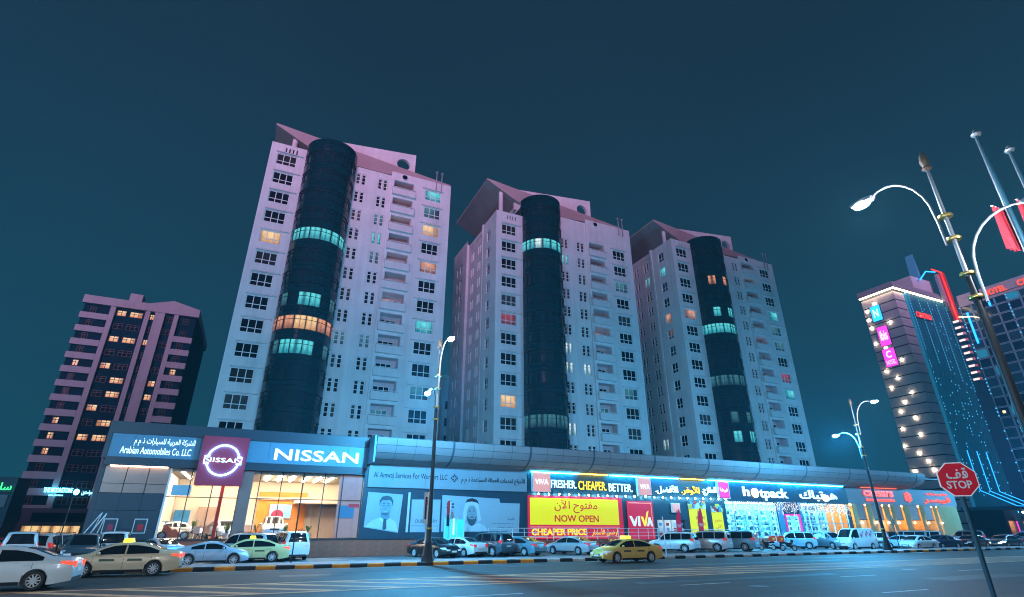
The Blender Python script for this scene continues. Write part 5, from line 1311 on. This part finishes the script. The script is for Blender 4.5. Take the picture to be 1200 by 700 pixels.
# ------------------------------------------------------------------ vehicles
def lerp(pts, x):
    if x <= pts[0][0]: return pts[0][1]
    for (a, p), (b, q) in zip(pts[:-1], pts[1:]):
        if x <= b: return p+(q-p)*(x-a)/(b-a)
    return pts[-1][1]
SPEC = dict(
 sedan=dict(L=4.85, W=1.82, H=1.46, top=[(-2.42,.72),(-2.38,.98),(-2.28,1.05),(-1.70,1.10),(-1.05,1.36),(-.55,1.445),(0,1.46),(.45,1.42),(.85,1.28),(1.35,1.0),(1.95,.90),(2.25,.80),(2.38,.66),(2.42,.5)],
   belt=[(-2.4,.94),(0,.92),(1.4,.90),(2.4,.6)], wx=(-1.36,1.40), r=.325, wind=(.62,1.33), rear=(-1.68,-.80), side=(-1.45,1.05), pil=(-.10,), tl=(.80,.98), hl=(.62,.76), grille=(.30,.60)),
 saloon=dict(L=4.6, W=1.76, H=1.48, top=[(-2.29,.75),(-2.25,1.0),(-2.1,1.07),(-1.62,1.10),(-.95,1.38),(-.45,1.465),(.05,1.48),(.5,1.44),(.95,1.26),(1.42,1.0),(1.9,.90),(2.15,.78),(2.26,.62),(2.29,.5)],
   belt=[(-2.3,.95),(0,.93),(1.4,.91),(2.3,.6)], wx=(-1.28,1.34), r=.315, wind=(.70,1.40), rear=(-1.58,-.72), side=(-1.35,1.10), pil=(-.05,), tl=(.82,1.0), hl=(.62,.78), grille=(.28,.62)),
 coupe=dict(L=4.2, W=1.82, H=1.36, top=[(-2.09,.70),(-2.04,.90),(-1.85,.99),(-1.3,1.12),(-.75,1.27),(-.2,1.355),(.15,1.34),(.5,1.25),(1.0,.98),(1.5,.90),(1.9,.78),(2.05,.62),(2.09,.48)],
   belt=[(-2.1,.88),(0,.88),(1.0,.87),(2.1,.56)], wx=(-1.22,1.25), r=.33, wind=(.30,.98), rear=(-1.55,-.55), side=(-1.15,.72), pil=(-.42,), tl=(.74,.88), hl=(.58,.74), grille=(.28,.56)),
 suv=dict(L=4.75, W=1.88, H=1.80, top=[(-2.37,.70),(-2.35,1.12),(-2.24,1.45),(-2.08,1.70),(-1.85,1.78),(-1.0,1.80),(0,1.80),(.45,1.76),(.75,1.62),(1.30,1.14),(1.8,1.08),(2.2,.98),(2.34,.80),(2.38,.6)],
   belt=[(-2.4,1.12),(0,1.08),(1.3,1.06),(2.4,.8)], wx=(-1.38,1.40), r=.375, wind=(.58,1.26), rear=(-2.33,-2.10), side=(-2.05,1.05), pil=(-1.12,-.05), tl=(.95,1.30), hl=(.78,.96), grille=(.50,.86)),
 offroader=dict(L=4.95, W=1.95, H=1.90, top=[(-2.47,.72),(-2.45,1.15),(-2.40,1.60),(-2.28,1.84),(-2.0,1.90),(0,1.90),(.40,1.87),(.62,1.74),(1.08,1.24),(1.2,1.20),(2.1,1.12),(2.38,1.02),(2.45,.85),(2.48,.6)],
   belt=[(-2.5,1.18),(0,1.16),(1.2,1.14),(2.5,.9)], wx=(-1.42,1.42), r=.40, wind=(.45,1.06), rear=(-2.44,-2.31), side=(-2.22,.85), pil=(-1.25,-.12), tl=(.98,1.32), hl=(.85,1.04), grille=(.60,.98)),
 van=dict(L=5.0, W=1.80, H=2.15, top=[(-2.49,.6),(-2.47,1.2),(-2.40,1.9),(-2.25,2.12),(-1.9,2.15),(.9,2.15),(1.25,2.06),(1.45,1.92),(2.05,1.20),(2.25,1.05),(2.42,.92),(2.49,.6)],
   belt=[(-2.5,1.20),(1.0,1.16),(2.0,1.05),(2.5,.8)], wx=(-1.45,1.62), r=.325, wind=(1.28,2.02), rear=(-2.46,-2.38), side=(.55,1.80), pil=(), tl=(.85,1.25), hl=(.72,.92), grille=(.45,.70)))
def wheel_meshes(r):
    w = 0.11
    b = MB(); b.lathe([(r*0.68,-w),(r*0.93,-w*1.0),(r,-w*0.75),(r,w*0.75),(r*0.93,w),(r*0.68,w),(r*0.66,w*0.3),(r*0.66,-w*0.3),(r*0.68,-w)], 28, axis='y'); ty = b.mesh('wheel', [MATS['rubber']], True, 50)
    b = MB(); b.lathe([(r*0.60,w*0.55),(r*0.69,w*1.02),(r*0.70,w*0.6),(r*0.64,w*0.2),(r*0.60,w*0.55)], 28, axis='y')
    for i in range(10):
        q = 2*PI*i/10; c, s = math.cos(q), math.sin(q)
        P = lambda a, o, y: (a*c-o*s, y, a*s+o*c)
        pts = [(r*0.12,-0.026),(r*0.64,-0.017),(r*0.64,0.017),(r*0.12,0.026)]
        A = [P(*p, w*0.98) for p in pts]; Bq = [P(*p, w*0.5) for p in pts]
        b.quad(*A)
        for k in range(4): b.quad(A[k], A[(k+1) % 4], Bq[(k+1) % 4], Bq[k])
    b.lathe([(0.001,w*1.02),(r*0.16,w*1.0),(r*0.18,w*0.5)], 12, axis='y'); rim = b.mesh('rim', [MATS['alloy']])
    b = MB(); b.lathe([(0.001,w*0.25),(r*0.66,w*0.25)], 20, axis='y'); hub = b.mesh('brake_disc', [MATS['rubber']])
    return ty, rim, hub
CARS = {}
def car_meshes(kind):
    if kind in CARS: return CARS[kind]
    S = SPEC[kind]; L, W, H = S['L'], S['W'], S['H']; hL = L/2
    x_lo, x_hi = S['top'][0][0], S['top'][-1][0]
    Ra = S['r']+0.055; zw = S['r']
    def top(x):      # slightly smoothed roof line
        return (lerp(S['top'], x-0.05)+2*lerp(S['top'], x)+lerp(S['top'], x+0.05))/4
    def wid(x):
        e = max(0, abs(x)-(hL-0.75))/0.75
        return W/2*(1-(0.16 if x > 0 else 0.10)*e**2.2)
    def low(x):
        e = max(0, abs(x)-(hL-0.55))/0.55
        return 0.19+(0.10 if kind not in ('suv','offroader') else 0.14)*e + (0.05 if kind in ('suv','offroader') else 0)
    def arch(x):
        z = low(x)
        for c in S['wx']:
            d = Ra*Ra-(x-c)**2
            if d > 0: z = max(z, zw+math.sqrt(d))
        return z
    def sect(x):
        zt = top(x); zb = min(lerp(S['belt'], x), zt-0.04); w = wid(x); zl = low(x); za = arch(x)
        g_ = max(0, zt-zb); f = min(1, g_/0.45)
        wr = w-0.06-(0.10+0.12*f if kind != 'van' else 0.03+0.09*f)*min(1, g_/0.12)
        z4 = max(za+0.004, zl+(zb-zl)*0.42); z5 = max(za+0.012, zb-0.10); zb = max(zb, za+0.03)
        return [(0,zl),(w-0.26,zl),(w-0.26,za),(w-0.03,za),(w,z4),(w-0.012,z5),(w-0.055,zb),(wr+0.045*f,zt-0.10*f-0.015),(wr-0.05,zt-0.028*(0.3+0.7*f)),(wr*0.55,zt-0.004),(0,zt)], zb, zt, wr, w, f
    xs = {x_lo, x_hi}
    n = int(L/0.11)
    for i in range(n+1): xs.add(round(x_lo+(x_hi-x_lo)*i/n, 4))
    for c in S['wx']:
        for i in range(13): xs.add(round(c+Ra*math.cos(PI*i/12)*0.999, 4))
        xs.add(round(c-Ra-0.002,4)); xs.add(round(c+Ra+0.002,4))
    for x, _ in S['top']: xs.add(x)
    xs = sorted(xs); rows = []
    for x in xs:
        p = sect(x)[0]
        ring = [(x,y,z) for y, z in p]+[(x,-y,z) for y, z in reversed(p[1:-1])]
        rows.append(ring)
    b = MB(); m = len(rows[0])
    for r_ in rows: b.v += r_
    for i in range(len(rows)-1):
        for j in range(m):
            j2 = (j+1) % m; b.f.append((i*m+j,i*m+j2,(i+1)*m+j2,(i+1)*m+j)); b.mi.append(0)
    b.f.append(tuple(range(m))); b.f.append(tuple((len(rows)-1)*m+j for j in reversed(range(m)))); b.mi += [0,0]
    D = dict(body=b.mesh('body', [MATS['paint_white']], True, 38))
    def top_strip(name, xa, xb):
        b = MB(); N = 8; pts = []
        for i in range(N+1):
            x = xa+(xb-xa)*i/N; _, zb, zt, wr, w, f = sect(x)
            e = 0.05 if i in (0, N) else 0.0
            pts.append([(x+0.006, y, zt+0.012-dz) for y, dz in ((-(wr-0.09-e),0.022),(-wr*0.55,0.0),(wr*0.55,0.0),(wr-0.09-e,0.022))])
        for i in range(N):
            for k in range(3): b.quad(pts[i][k], pts[i][k+1], pts[i+1][k+1], pts[i+1][k])
        return b.mesh(name, [MATS['car_glass']], True)
    D['windscreen'] = top_strip('windscreen', S['wind'][1], S['wind'][0])
    dx = -0.012
    rw = top_strip('rear_window', *S['rear']); 
    for v in rw.vertices: v.co.x -= 0.018
    D['rear_window'] = rw
    def side_y(x, z):
        p, zb, zt, wr, w, f = sect(x)
        q = [p[4],p[5],p[6],p[7],p[8]]
        for (ya,za),(yb,zc) in zip(q[:-1], q[1:]):
            if z <= zc: return ya+(yb-ya)*max(0,(z-za))/max(1e-4,zc-za)
        return q[-1][0]
    def side_glass(xa, xb, s):
        b = MB(); N = 10; pts = []
        for i in range(N+1):
            x = xa+(xb-xa)*i/N; _, zb, zt, wr, w, f = sect(x)
            lo = zb+0.035; hi = zt-0.105-0.02*f
            if hi < lo+0.01: hi = lo+0.01
            pts.append([(x, s*(side_y(x,lo+(hi-lo)*k/2)+0.008), lo+(hi-lo)*k/2) for k in range(3)])
        for i in range(N):
            for k in range(2): b.quad(pts[i][k], pts[i+1][k], pts[i+1][k+1], pts[i][k+1])
        return b.mesh('side_window', [MATS['car_glass']], True)
    cuts = [S['side'][0]]+[c for c in S['pil']]+[S['side'][1]]
    D['side'] = [side_glass(a+(0.035 if i else 0), c-(0.035 if i < len(cuts)-2 else 0), s) for s in (-1,1) for i, (a, c) in enumerate(zip(cuts[:-1], cuts[1:]))]
    def patch(name, xa, xb, za, zb, s, m, off=0.008, taper=0.0, N=6):
        b = MB(); pts = []
        for i in range(N+1):
            x = xa+(xb-xa)*i/N; k = taper*(i/N); zz0, zz1 = za+(zb-za)*k*0.5, zb-(zb-za)*k*0.3
            zz1 = min(zz1, top(x)-0.03)
            pts.append([(x, s*(side_y(x,z)+off), z) for z in (zz0, (zz0+zz1)/2, zz1)])
        for i in range(N):
            for q in range(2): b.quad(pts[i][q], pts[i+1][q], pts[i+1][q+1], pts[i][q+1])
        return b, m
    def ends(b, xe, sg, za, zb, s, y0):
        w = wid(xe); b.box(min(xe,xe+sg*0.012), max(xe,xe+sg*0.012), min(s*y0,s*(w-0.045)), max(s*y0,s*(w-0.045)), za, zb)
    D['tail'] = []; D['head'] = []
    for s in (-1, 1):
        b, _ = patch('', x_lo+0.03, x_lo+0.42, *S['tl'], s, 0, taper=0.8); ends(b, x_lo+0.004, -1, S['tl'][0], min(S['tl'][1], top(x_lo)-0.01) if top(x_lo) > S['tl'][0]+0.05 else S['tl'][0]+0.02, s, 0.50)
        if kind in ('sedan','saloon','coupe'): b.box(x_lo-0.012, x_lo+0.06, min(s*0.5,s*(wid(x_lo)-0.05)), max(s*0.5,s*(wid(x_lo)-0.05)), S['tl'][0]-0.07, S['tl'][1]-0.05)
        D['tail'].append(b.mesh('taillight', [MATS['lamp_red']]))
        b, _ = patch('', x_hi-0.04, x_hi-0.62, S['hl'][0]-0.05, S['hl'][1], s, 0, taper=0.8)
        b.box(x_hi-0.10, x_hi+0.006, min(s*0.40,s*(wid(x_hi)-0.04)), max(s*0.40,s*(wid(x_hi)-0.04)), S['hl'][0]-0.13, S['hl'][0]-0.01)
        D['head'].append(b.mesh('headlight', [MATS['lamp_clear']]))
    b = MB(); b.box(x_hi-0.10, x_hi+0.012, -0.38, 0.38, S['grille'][0]+0.16, S['grille'][1]-0.06); b.box(x_hi-0.10, x_hi+0.008, -0.62, 0.62, 0.30, 0.40); D['grille'] = b.mesh('grille', [MATS['black_trim']])
    b = MB(); b.box(x_lo-0.010, x_lo+0.1, -0.66, 0.66, 0.28, 0.40); D['bumper'] = b.mesh('rear_valance', [MATS['black_trim']])
    D['sill'] = []
    for s in (-1, 1):
        b = MB()
        for xa, xb in ((S['wx'][0]+Ra+0.02, S['wx'][1]-Ra-0.02),):
            N = 6
            for i in range(N):
                x0_, x1_ = xa+(xb-xa)*i/N, xa+(xb-xa)*(i+1)/N
                b.quad((x0_,s*(wid(x0_)-0.02),0.19),(x1_,s*(wid(x1_)-0.02),0.19),(x1_,s*(wid(x1_)+0.008),0.30),(x0_,s*(wid(x0_)+0.008),0.30))
        D['sill'].append(b.mesh('sill_trim', [MATS['black_trim']]))
    b = MB(); door_x = [cuts[0]+0.25, *S['pil'][-1:], S['side'][1]+0.06]
    for s in (-1, 1):
        for x in door_x:
            zt_ = lerp(S['belt'], x)-0.02; za_ = max(0.34, arch(x)+0.03)
            N = 4; P = [(x, s*(side_y(x, za_+(zt_-za_)*k/N)+0.004), za_+(zt_-za_)*k/N) for k in range(N+1)]
            for k in range(N): b.quad(P[k], (P[k][0]+0.014,P[k][1],P[k][2]), (P[k+1][0]+0.014,P[k+1][1],P[k+1][2]), P[k+1])
    D['seam'] = b.mesh('door_seam', [MATS['black_trim']])
    hb = MB(); hb.box(-0.10,0.10,-0.02,0.03,-0.018,0.018); D['handle'] = hb.mesh('door_handle', [MATS['paint_white']])
    D['handle_at'] = [(x, s*side_y(x, lerp(S['belt'],x)-0.10), lerp(S['belt'],x)-0.10, s) for s in (-1,1) for x in ((S['pil'][-1]+0.22 if S['pil'] else 0.75), cuts[0]+0.42)]
    mb_ = MB(); mb_.ball((0,0,0), 0.11, 8, sx=0.75, sy=1.0, sz=0.75); mb_.box(-0.03,0.03,-0.14,0.0,-0.04,-0.01); D['mirror'] = mb_.mesh('mirror', [MATS['paint_white']], True)
    xm = S['side'][1]-0.12; D['mirror_at'] = [(xm, s*(side_y(xm, lerp(S['belt'],xm))+0.13), lerp(S['belt'],xm)+0.09, s) for s in (-1,1)]
    pb_ = MB(); pb_.box(-0.008,0.008,-0.26,0.26,-0.06,0.06); D['plate'] = pb_.mesh('number_plate', [MATS['number_plate']])
    zpl = 0.80 if kind in ('sedan','saloon','coupe') else 0.92
    D['plate_at'] = [(x_lo-0.016, 0, zpl-0.15), (x_hi+0.02, 0, 0.45)]
    D['wheel'] = wheel_meshes(S['r']); D['wheel_at'] = [(c, s*(W/2-0.115), S['r'], s) for c in S['wx'] for s in (-1,1)]
    if kind in ('suv','offroader'):
        b = MB()
        for s in (-1,1): b.tube([(-1.7,s*0.62,H+0.0),(-1.6,s*0.62,H+0.05),(0.2,s*0.62,H+0.05),(0.3,s*0.62,H-0.02)], 0.02, 6)
        D['rails'] = b.mesh('roof_rail', [MATS['black_trim']])
    CARS[kind] = D
    return D
def car(kind, x, y, head, paint, label, cat=None, group='cars parked in front of the arcade', tail=False, beam=False, taxi=False, z=0.0, name=None):
    D = car_meshes(kind); pm = 'paint_'+paint
    t = thing(name or {'sedan':'sedan','saloon':'sedan','coupe':'coupe','suv':'suv','offroader':'suv','van':'van'}[kind], label, cat or {'sedan':'car','saloon':'car','coupe':'car','suv':'suv','offroader':'suv','van':'van'}[kind], (x, y, z), R(head), group)
    put('body', D['body'], t, mtl=pm)
    put('windscreen', D['windscreen'], t); put('rear_window', D['rear_window'], t)
    for m in D['side']: put('side_window', m, t)
    for m in D['tail']: put('taillight', m, t, mtl='lamp_red_lit' if tail else 'lamp_red')
    for m in D['head']: put('headlight', m, t, mtl='lamp_beam' if beam else 'lamp_clear')
    put('grille', D['grille'], t); put('rear_valance', D['bumper'], t); [put('sill_trim', q, t) for q in D['sill']]; put('door_seam', D['seam'], t)
    for px, py, pz, s in D['handle_at']: put('door_handle', D['handle'], t, (px,py,pz), (0,0,0), pm)
    for px, py, pz, s in D['mirror_at']: put('mirror', D['mirror'], t, (px,py,pz), (0,0,0 if s > 0 else PI), pm)
    for p in D['plate_at']: put('number_plate', D['plate'], t, p)
    ty, rim, hub = D['wheel']
    for px, py, pz, s in D['wheel_at']:
        w = put('wheel', ty, t, (px,py,pz), (0,0,0 if s > 0 else PI)); put('rim', rim, w); put('brake_disc', hub, w)
    if 'rails' in D: put('roof_rail', D['rails'], t)
    if taxi:
        b = MB(); b.prism([(-0.20,0),(0.20,0),(0.15,0.17),(-0.15,0.17)], -0.38, 0.38, lambda u,v,n: (u,n,v)); b.build('roof_light', 'taxi_roof_light', t, (0.0,0,SPEC[kind]['H']-0.005))
        for s in (-1, 1):
            for xx in (-0.85, 0.25):
                b = MB(); yy = s*(SPEC[kind]['W']/2+0.004); b.quad((xx,yy-s*0.006,0.66),(xx+0.62,yy-s*0.006,0.66),(xx+0.60,yy-s*0.012,0.76),(xx+0.04,yy-s*0.012,0.76)); b.build('door_print', 'taxi_green', t)
    return t
mat('taxi_green', (0.05, 0.09, 0.04), 0.5)
mv = 'cars driving on the avenue'
car('sedan', -7.85, 27.55, 180, 'pearl', 'large pearl white sedan cut by the left edge with glowing red tail lights', group=mv, tail=True)
car('sedan', -4.9, 33.55, 180, 'cream', 'cream taxi with a yellow roof light, second in the lane behind the pearl sedan', 'taxi', mv, tail=True, taxi=True, name='taxi')
car('sedan', 23.9, 32.75, 180, 'gold', 'golden yellow taxi alone on the avenue before the red billboard', 'taxi', mv, taxi=True, name='taxi')
sv = 'cars on the service lane behind the kerb'
car('coupe', -1.45, 40.9, 0, 'ice', 'pale blue rounded coupe on the service lane behind the kerb', group=sv)
car('sedan', 0.75, 43.5, 180, 'butter', 'yellow-green taxi right behind the pale blue coupe', 'taxi', sv, tail=True, taxi=True, name='taxi')
A = 113
car('suv', 0.3, 46.2, 140, 'silver', 'silver suv by the showroom plinth behind the yellow-green taxi')
car('offroader', 3.3, 46.3, 100, 'white', 'tall white off-roader seen from behind in front of the orange showroom panel')
car('sedan', 14.2, 45.2, A+180, 'black', 'black sedan facing the road behind the first street lamp')
car('sedan', 16.6, 45.6, A, 'white', 'white sedan seen from behind next to the glass lobby')
car('suv', 19.0, 45.4, A, 'slate', 'dark slate crossover between the white and the teal sedan')
car('sedan', 21.8, 45.2, A, 'teal', 'teal sedan below the white railing, left of the yellow billboard')
car('sedan', 27.0, 45.2, A, 'silver', 'silver sedan parked alone in front of the yellow billboard')
car('suv', 38.7, 45.2, A+6, 'pearl', 'pearl suv first of the three off-roaders by the supermarket door')
car('offroader', 42.6, 45.0, A+6, 'rose', 'rose-white off-roader in the middle before the yellow fruit posters')
car('offroader', 46.4, 45.1, A+6, 'teal', 'teal off-roader third before the fruit posters')
car('suv', 57.2, 46.6, 150, 'ice', 'pale blue estate parked sideways below the pink door frame')
car('van', 62.0, 42.3, 180, 'white', 'white delivery van with pink diamond prints on its side')
car('suv', 60.6, 44.6, -100, 'teal', 'teal wagon facing the road, tucked behind the delivery van')
car('suv', 68.2, 45.0, A, 'white', 'white suv just right of the delivery van')
car('suv', 70.8, 45.4, A, 'black', 'black suv in front of the yellow cafe windows')
car('sedan', 73.6, 46.0, A, 'white', 'white sedan deep in the bay left of the second street lamp')
car('offroader', 75.4, 45.0, A, 'silver', 'silver off-roader right of the second street lamp')
car('saloon', 69.0, 41.2, -95, 'ice', 'small blue car with red mark on its nose below the triangular sign', beam=False)
car('offroader', 80.3, 46.0, A, 'pearl', 'pearl off-roader behind the white kerbside sedan')
car('saloon', 66.4, 38.4, 180, 'white', 'white sedan nearest the kerb, right of the second street lamp', group=sv)
car('saloon', 74.2, 40.2, 175, 'navy', 'dark navy sedan following the white kerbside sedan', group=sv)
car('sedan', 79.5, 39.8, 180, 'black', 'black sedan passing behind the stop sign post', group=sv)
car('sedan', 85.5, 39.2, 180, 'slate', 'dark sedan with blazing headlights at the right', group=sv, beam=True)
car('sedan', 94.0, 42.5, 180, 'red', 'bright red sedan at the right with lit tail lights', group=sv, tail=True)
car('offroader', 92.5, 47.2, A, 'pewter', 'grey off-roader behind the red sedan')
car('suv', 103.0, 44.4, 100, 'teal', 'teal suv at the right edge past the red sedan')
# the crowded corner on the left
lf = 'cars parked on the left beside the showroom'
car('offroader', -12.6, 46.6, 105, 'white', 'white off-roader with dark rear window, left of the rose suv', group=lf)
car('suv', -10.75, 46.9, 75, 'rose', 'rose suv half hidden behind the pearl sedan', group=lf)
car('saloon', -14.6, 46.2, 100, 'white', 'white car at the very left edge behind the pearl sedan', group=lf)
car('suv', -8.55, 42.9, -80, 'slate', 'dark green suv facing the road behind the cream taxi bonnet', group=lf)
car('offroader', -7.6, 46.6, 96, 'white', 'white off-roader seen from behind beside the slanted ramp rail', group=lf)
car('saloon', -5.0, 46.4, 120, 'ice', 'pale blue hatchback behind the yellow taxi roof light', group=lf)
car('sedan', -13.2, 52.5, 90, 'black', 'black sedan in the back row on the left', group=lf)
car('saloon', -15.8, 54.0, 0, 'red', 'dark red car in the back row on the left', group=lf)
mat('print_pink', (0.55, 0.12, 0.20), 0.5)
vn = [o for o in sc.objects if o.name.startswith('van') and o.type == 'EMPTY'][0]
for s in (-1, 1):
    for (xx, zz, r_) in ((0.2,1.45,0.22),(-0.15,1.75,0.14),(-0.6,1.5,0.16),(-0.85,1.75,0.18),(-1.3,1.5,0.20),(-1.6,1.8,0.13)):
        b = MB(); b.prism([(xx-r_,zz),(xx,zz-r_),(xx+r_,zz),(xx,zz+r_)], 0, 0.004, lambda u,v,n: (u, s*(0.905-max(0,(v-1.2))*0.075+n), v)); b.build('side_print', 'print_pink', vn)

# ------------------------------------------------------------------ delivery motorbikes
def bike(x, y, head, label, box='bike_box'):
    t = thing('motorbike', label, 'motorbike', (x, y, 0), R(head), 'delivery motorbikes')
    ty = MB(); ty.lathe([(0.22,-0.05),(0.28,-0.055),(0.30,0),(0.28,0.055),(0.22,0.05),(0.20,0),(0.22,-0.05)], 20, axis='y'); ty = ty.mesh('wheel', [MATS['rubber']], True)
    sp = MB(); sp.lathe([(0.001,0.02),(0.21,0.01)], 14, axis='y'); sp.lathe([(0.001,-0.02),(0.21,-0.01)], 14, axis='y'); sp = sp.mesh('rim', [MATS['alloy']])
    for xx in (-0.62, 0.66): w = put('wheel', ty, t, (xx,0,0.30)); put('rim', sp, w)
    b = MB(); b.tube([(0.66,0.07,0.30),(0.46,0.07,0.85)], 0.022, 6); b.tube([(0.66,-0.07,0.30),(0.46,-0.07,0.85)], 0.022, 6); b.tube([(0.50,0,0.72),(0.42,0,1.0)], 0.03, 6); b.build('fork', 'pole_steel', t)
    b = MB(); b.tube([(0.36,-0.36,1.03),(0.44,-0.2,1.05),(0.44,0.2,1.05),(0.36,0.36,1.03)], 0.018, 6); b.build('handlebar', 'pole_black', t)
    b = MB(); b.prism([(0.52,0.78),(0.60,0.92),(0.50,1.08),(0.40,1.02),(0.38,0.80)], -0.13, 0.13, lambda u,v,n: (u,n,v)); b.build('front_cowl', 'paint_black', t)
    b = MB(); b.prism([(0.40,0.82),(0.10,0.78),(-0.10,0.72),(-0.1,0.50),(0.05,0.28),(0.25,0.26),(0.35,0.55)], -0.12, 0.12, lambda u,v,n: (u,n,v)); b.build('engine_body', 'paint_black', t)
    b = MB(); b.prism([(0.05,0.80),(-0.75,0.86),(-0.85,0.80),(-0.70,0.70),(-0.10,0.70)], -0.13, 0.13, lambda u,v,n: (u,n,v)); b.build('seat', 'rubber', t)
    b = MB(); b.tube([(-0.1,0.09,0.42),(-0.62,0.09,0.30)], 0.03, 6); b.tube([(0.1,-0.12,0.30),(-0.8,-0.13,0.42)], 0.04, 8); b.build('exhaust', 'pole_steel', t)
    b = MB(); b.ball((0.56,0,0.95), 0.07, 8); b.build('headlight', 'lamp_clear', t)
    b = MB(); b.box(-0.95,-0.42,-0.26,0.26,0.88,1.36); b.prism([(-0.97,1.36),(-0.40,1.36),(-0.45,1.42),(-0.92,1.42)], -0.27, 0.27, lambda u,v,n: (u,n,v)); bo = b.build('delivery_box', box, t)
    for s in (-1,1): boxobj('box_print', 'print_yellow', bo, -0.80, -0.58, s*0.262-0.003, s*0.262+0.003, 1.0, 1.22)
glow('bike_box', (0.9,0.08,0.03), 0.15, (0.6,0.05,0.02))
bike(51.0, 42.2, -20, 'dark motorbike standing with its front wheel to the right, nearest the kerb')
bike(50.8, 44.6, 160, 'motorbike with a bright red delivery box behind the nearest motorbike')
bike(31.3, 46.0, 120, 'motorbike with a red box below the billboard, right of the silver sedan')

# ------------------------------------------------------------------ what stands in the showroom
def plant(x, y, h, label):
    t = thing('potted_plant', label, 'plant', (x, y, 1.3))
    b = MB(); b.lathe([(0.001,0),(0.16,0),(0.22,0.42),(0.19,0.42),(0.17,0.38),(0.001,0.38)], 14); b.build('pot', 'print_white', t)
    lf_ = MB(); rr = random.Random(int(x*10))
    for i in range(16):
        q = rr.uniform(0, 2*PI); rch = rr.uniform(0.25,0.6); c, s = math.cos(q), math.sin(q); z0 = 0.42
        P = [(0,0,z0),(c*rch*0.5,s*rch*0.5,z0+h*rr.uniform(0.5,0.8)),(c*rch,s*rch,z0+h*rr.uniform(0.4,0.7))]
        for k in range(2):
            a, d = Vector(P[k]), Vector(P[k+1]); o = Vector((-s,c,0))*0.05*(1 if k == 0 else 1); o2 = o*(1.2 if k == 0 else 0.05)
            lf_.quad(a-o*0.5, a+o*0.5, d+o2, d-o2)
    lf_.build('leaves', 'leaf_green', t)
mat('leaf_green', (0.08,0.16,0.02), 0.5, var=0.3, scale=5)
plant(-1.15, 51.6, 0.9, 'green potted plant left of the showroom column'); plant(1.0, 51.2, 0.9, 'green potted plant right of the showroom column'); plant(3.2, 51.0, 0.8, 'green potted plant before the orange panel'); plant(5.0, 51.2, 0.8, 'green potted plant at the right end of the orange panel'); plant(-3.7, 54.0, 1.3, 'tall yellowish potted plant in the middle of the showroom')
car('suv', 2.35, 54.6, -88, 'white', 'white suv on show in front of the orange panel', group='cars on show inside the showroom', z=1.3)
car('saloon', -1.6, 55.2, -70, 'ice', 'pale car on show beside the red pillar', group='cars on show inside the showroom', z=1.3)
car('coupe', -5.0, 55.6, 10, 'white', 'white low car on show in the left corner of the showroom', group='cars on show inside the showroom', z=1.3)
bike_t = thing('go_kart', 'small orange-red open racing kart behind the left showroom pane', 'kart', (-4.75, 51.6, 1.3), 0)
b = MB(); b.prism([(-0.8,0.15),(0.85,0.15),(0.95,0.35),(0.3,0.45),(0.1,0.75),(-0.2,0.70),(-0.5,1.0),(-0.75,1.0),(-0.85,0.5)], -0.3, 0.3, lambda u,v,n: (u,n,v)); b.build('body', 'paint_orange', bike_t)
wt, wr_, wh = wheel_meshes(0.30)
for xx in (-0.75, 0.75):
    for s in (-1, 1): w = put('wheel', wt, bike_t, (xx, s*0.42, 0.30), (0,0,0 if s > 0 else PI)); put('rim', wr_, w)
b = MB(); b.tube([(-0.7,0,1.0),(-0.75,0,1.25)], 0.03, 6); b.box(-0.95,-0.6,-0.45,0.45,1.25,1.29); b.build('wing', 'print_blue', bike_t)
def chair(x, y, rot, label):
    t = thing('chair', label, 'chair', (x, y, 1.3), R(rot), 'waiting chairs in the showroom')
    boxobj('seat', 'dark_wood', t, -0.25, 0.25, -0.25, 0.25, 0.42, 0.48); boxobj('backrest', 'dark_wood', t, -0.25, 0.25, 0.22, 0.26, 0.482, 0.95)
    for xx in (-0.22, 0.22):
        for yy in (-0.22, 0.22): b = MB(); b.tube([(xx,yy,0),(xx*0.95,yy*0.95,0.42)], 0.018, 6); b.build('leg', 'dark_frame', t)
chair(-3.2, 51.5, 20, 'dark waiting chair left of the red pillar, nearer the glass'); chair(-2.7, 52.0, -30, 'dark waiting chair close to the red pillar')
t = thing('table', 'small round white table between the waiting chairs', 'table', (-3.95, 51.7, 1.3)); b = MB(); b.lathe([(0.001,0.70),(0.40,0.70),(0.40,0.74),(0.001,0.74)], 18); b.build('top', 'print_white', t); b = MB(); b.lathe([(0.22,0),(0.22,0.03),(0.03,0.05),(0.03,0.70)], 12); b.build('stem', 'pole_steel', t)

# ------------------------------------------------------------------ thin night haze
b = MB(); b.box(-260, 420, -70, 260, -1.2, 115)
hz = b.build('haze', mat('haze_air', (0.5,0.5,0.5))); hz['kind'] = 'stuff'; hz.visible_shadow = True
m = MATS['haze_air']; m.node_tree.nodes.clear()
o_ = m.node_tree.nodes.new('ShaderNodeOutputMaterial'); v_ = m.node_tree.nodes.new('ShaderNodeVolumePrincipled')
v_.inputs['Color'].default_value = (0.22, 0.74, 1.0, 1); v_.inputs['Density'].default_value = 0.0005; v_.inputs['Anisotropy'].default_value = 0.3
m.node_tree.links.new(v_.outputs[0], o_.inputs['Volume'])
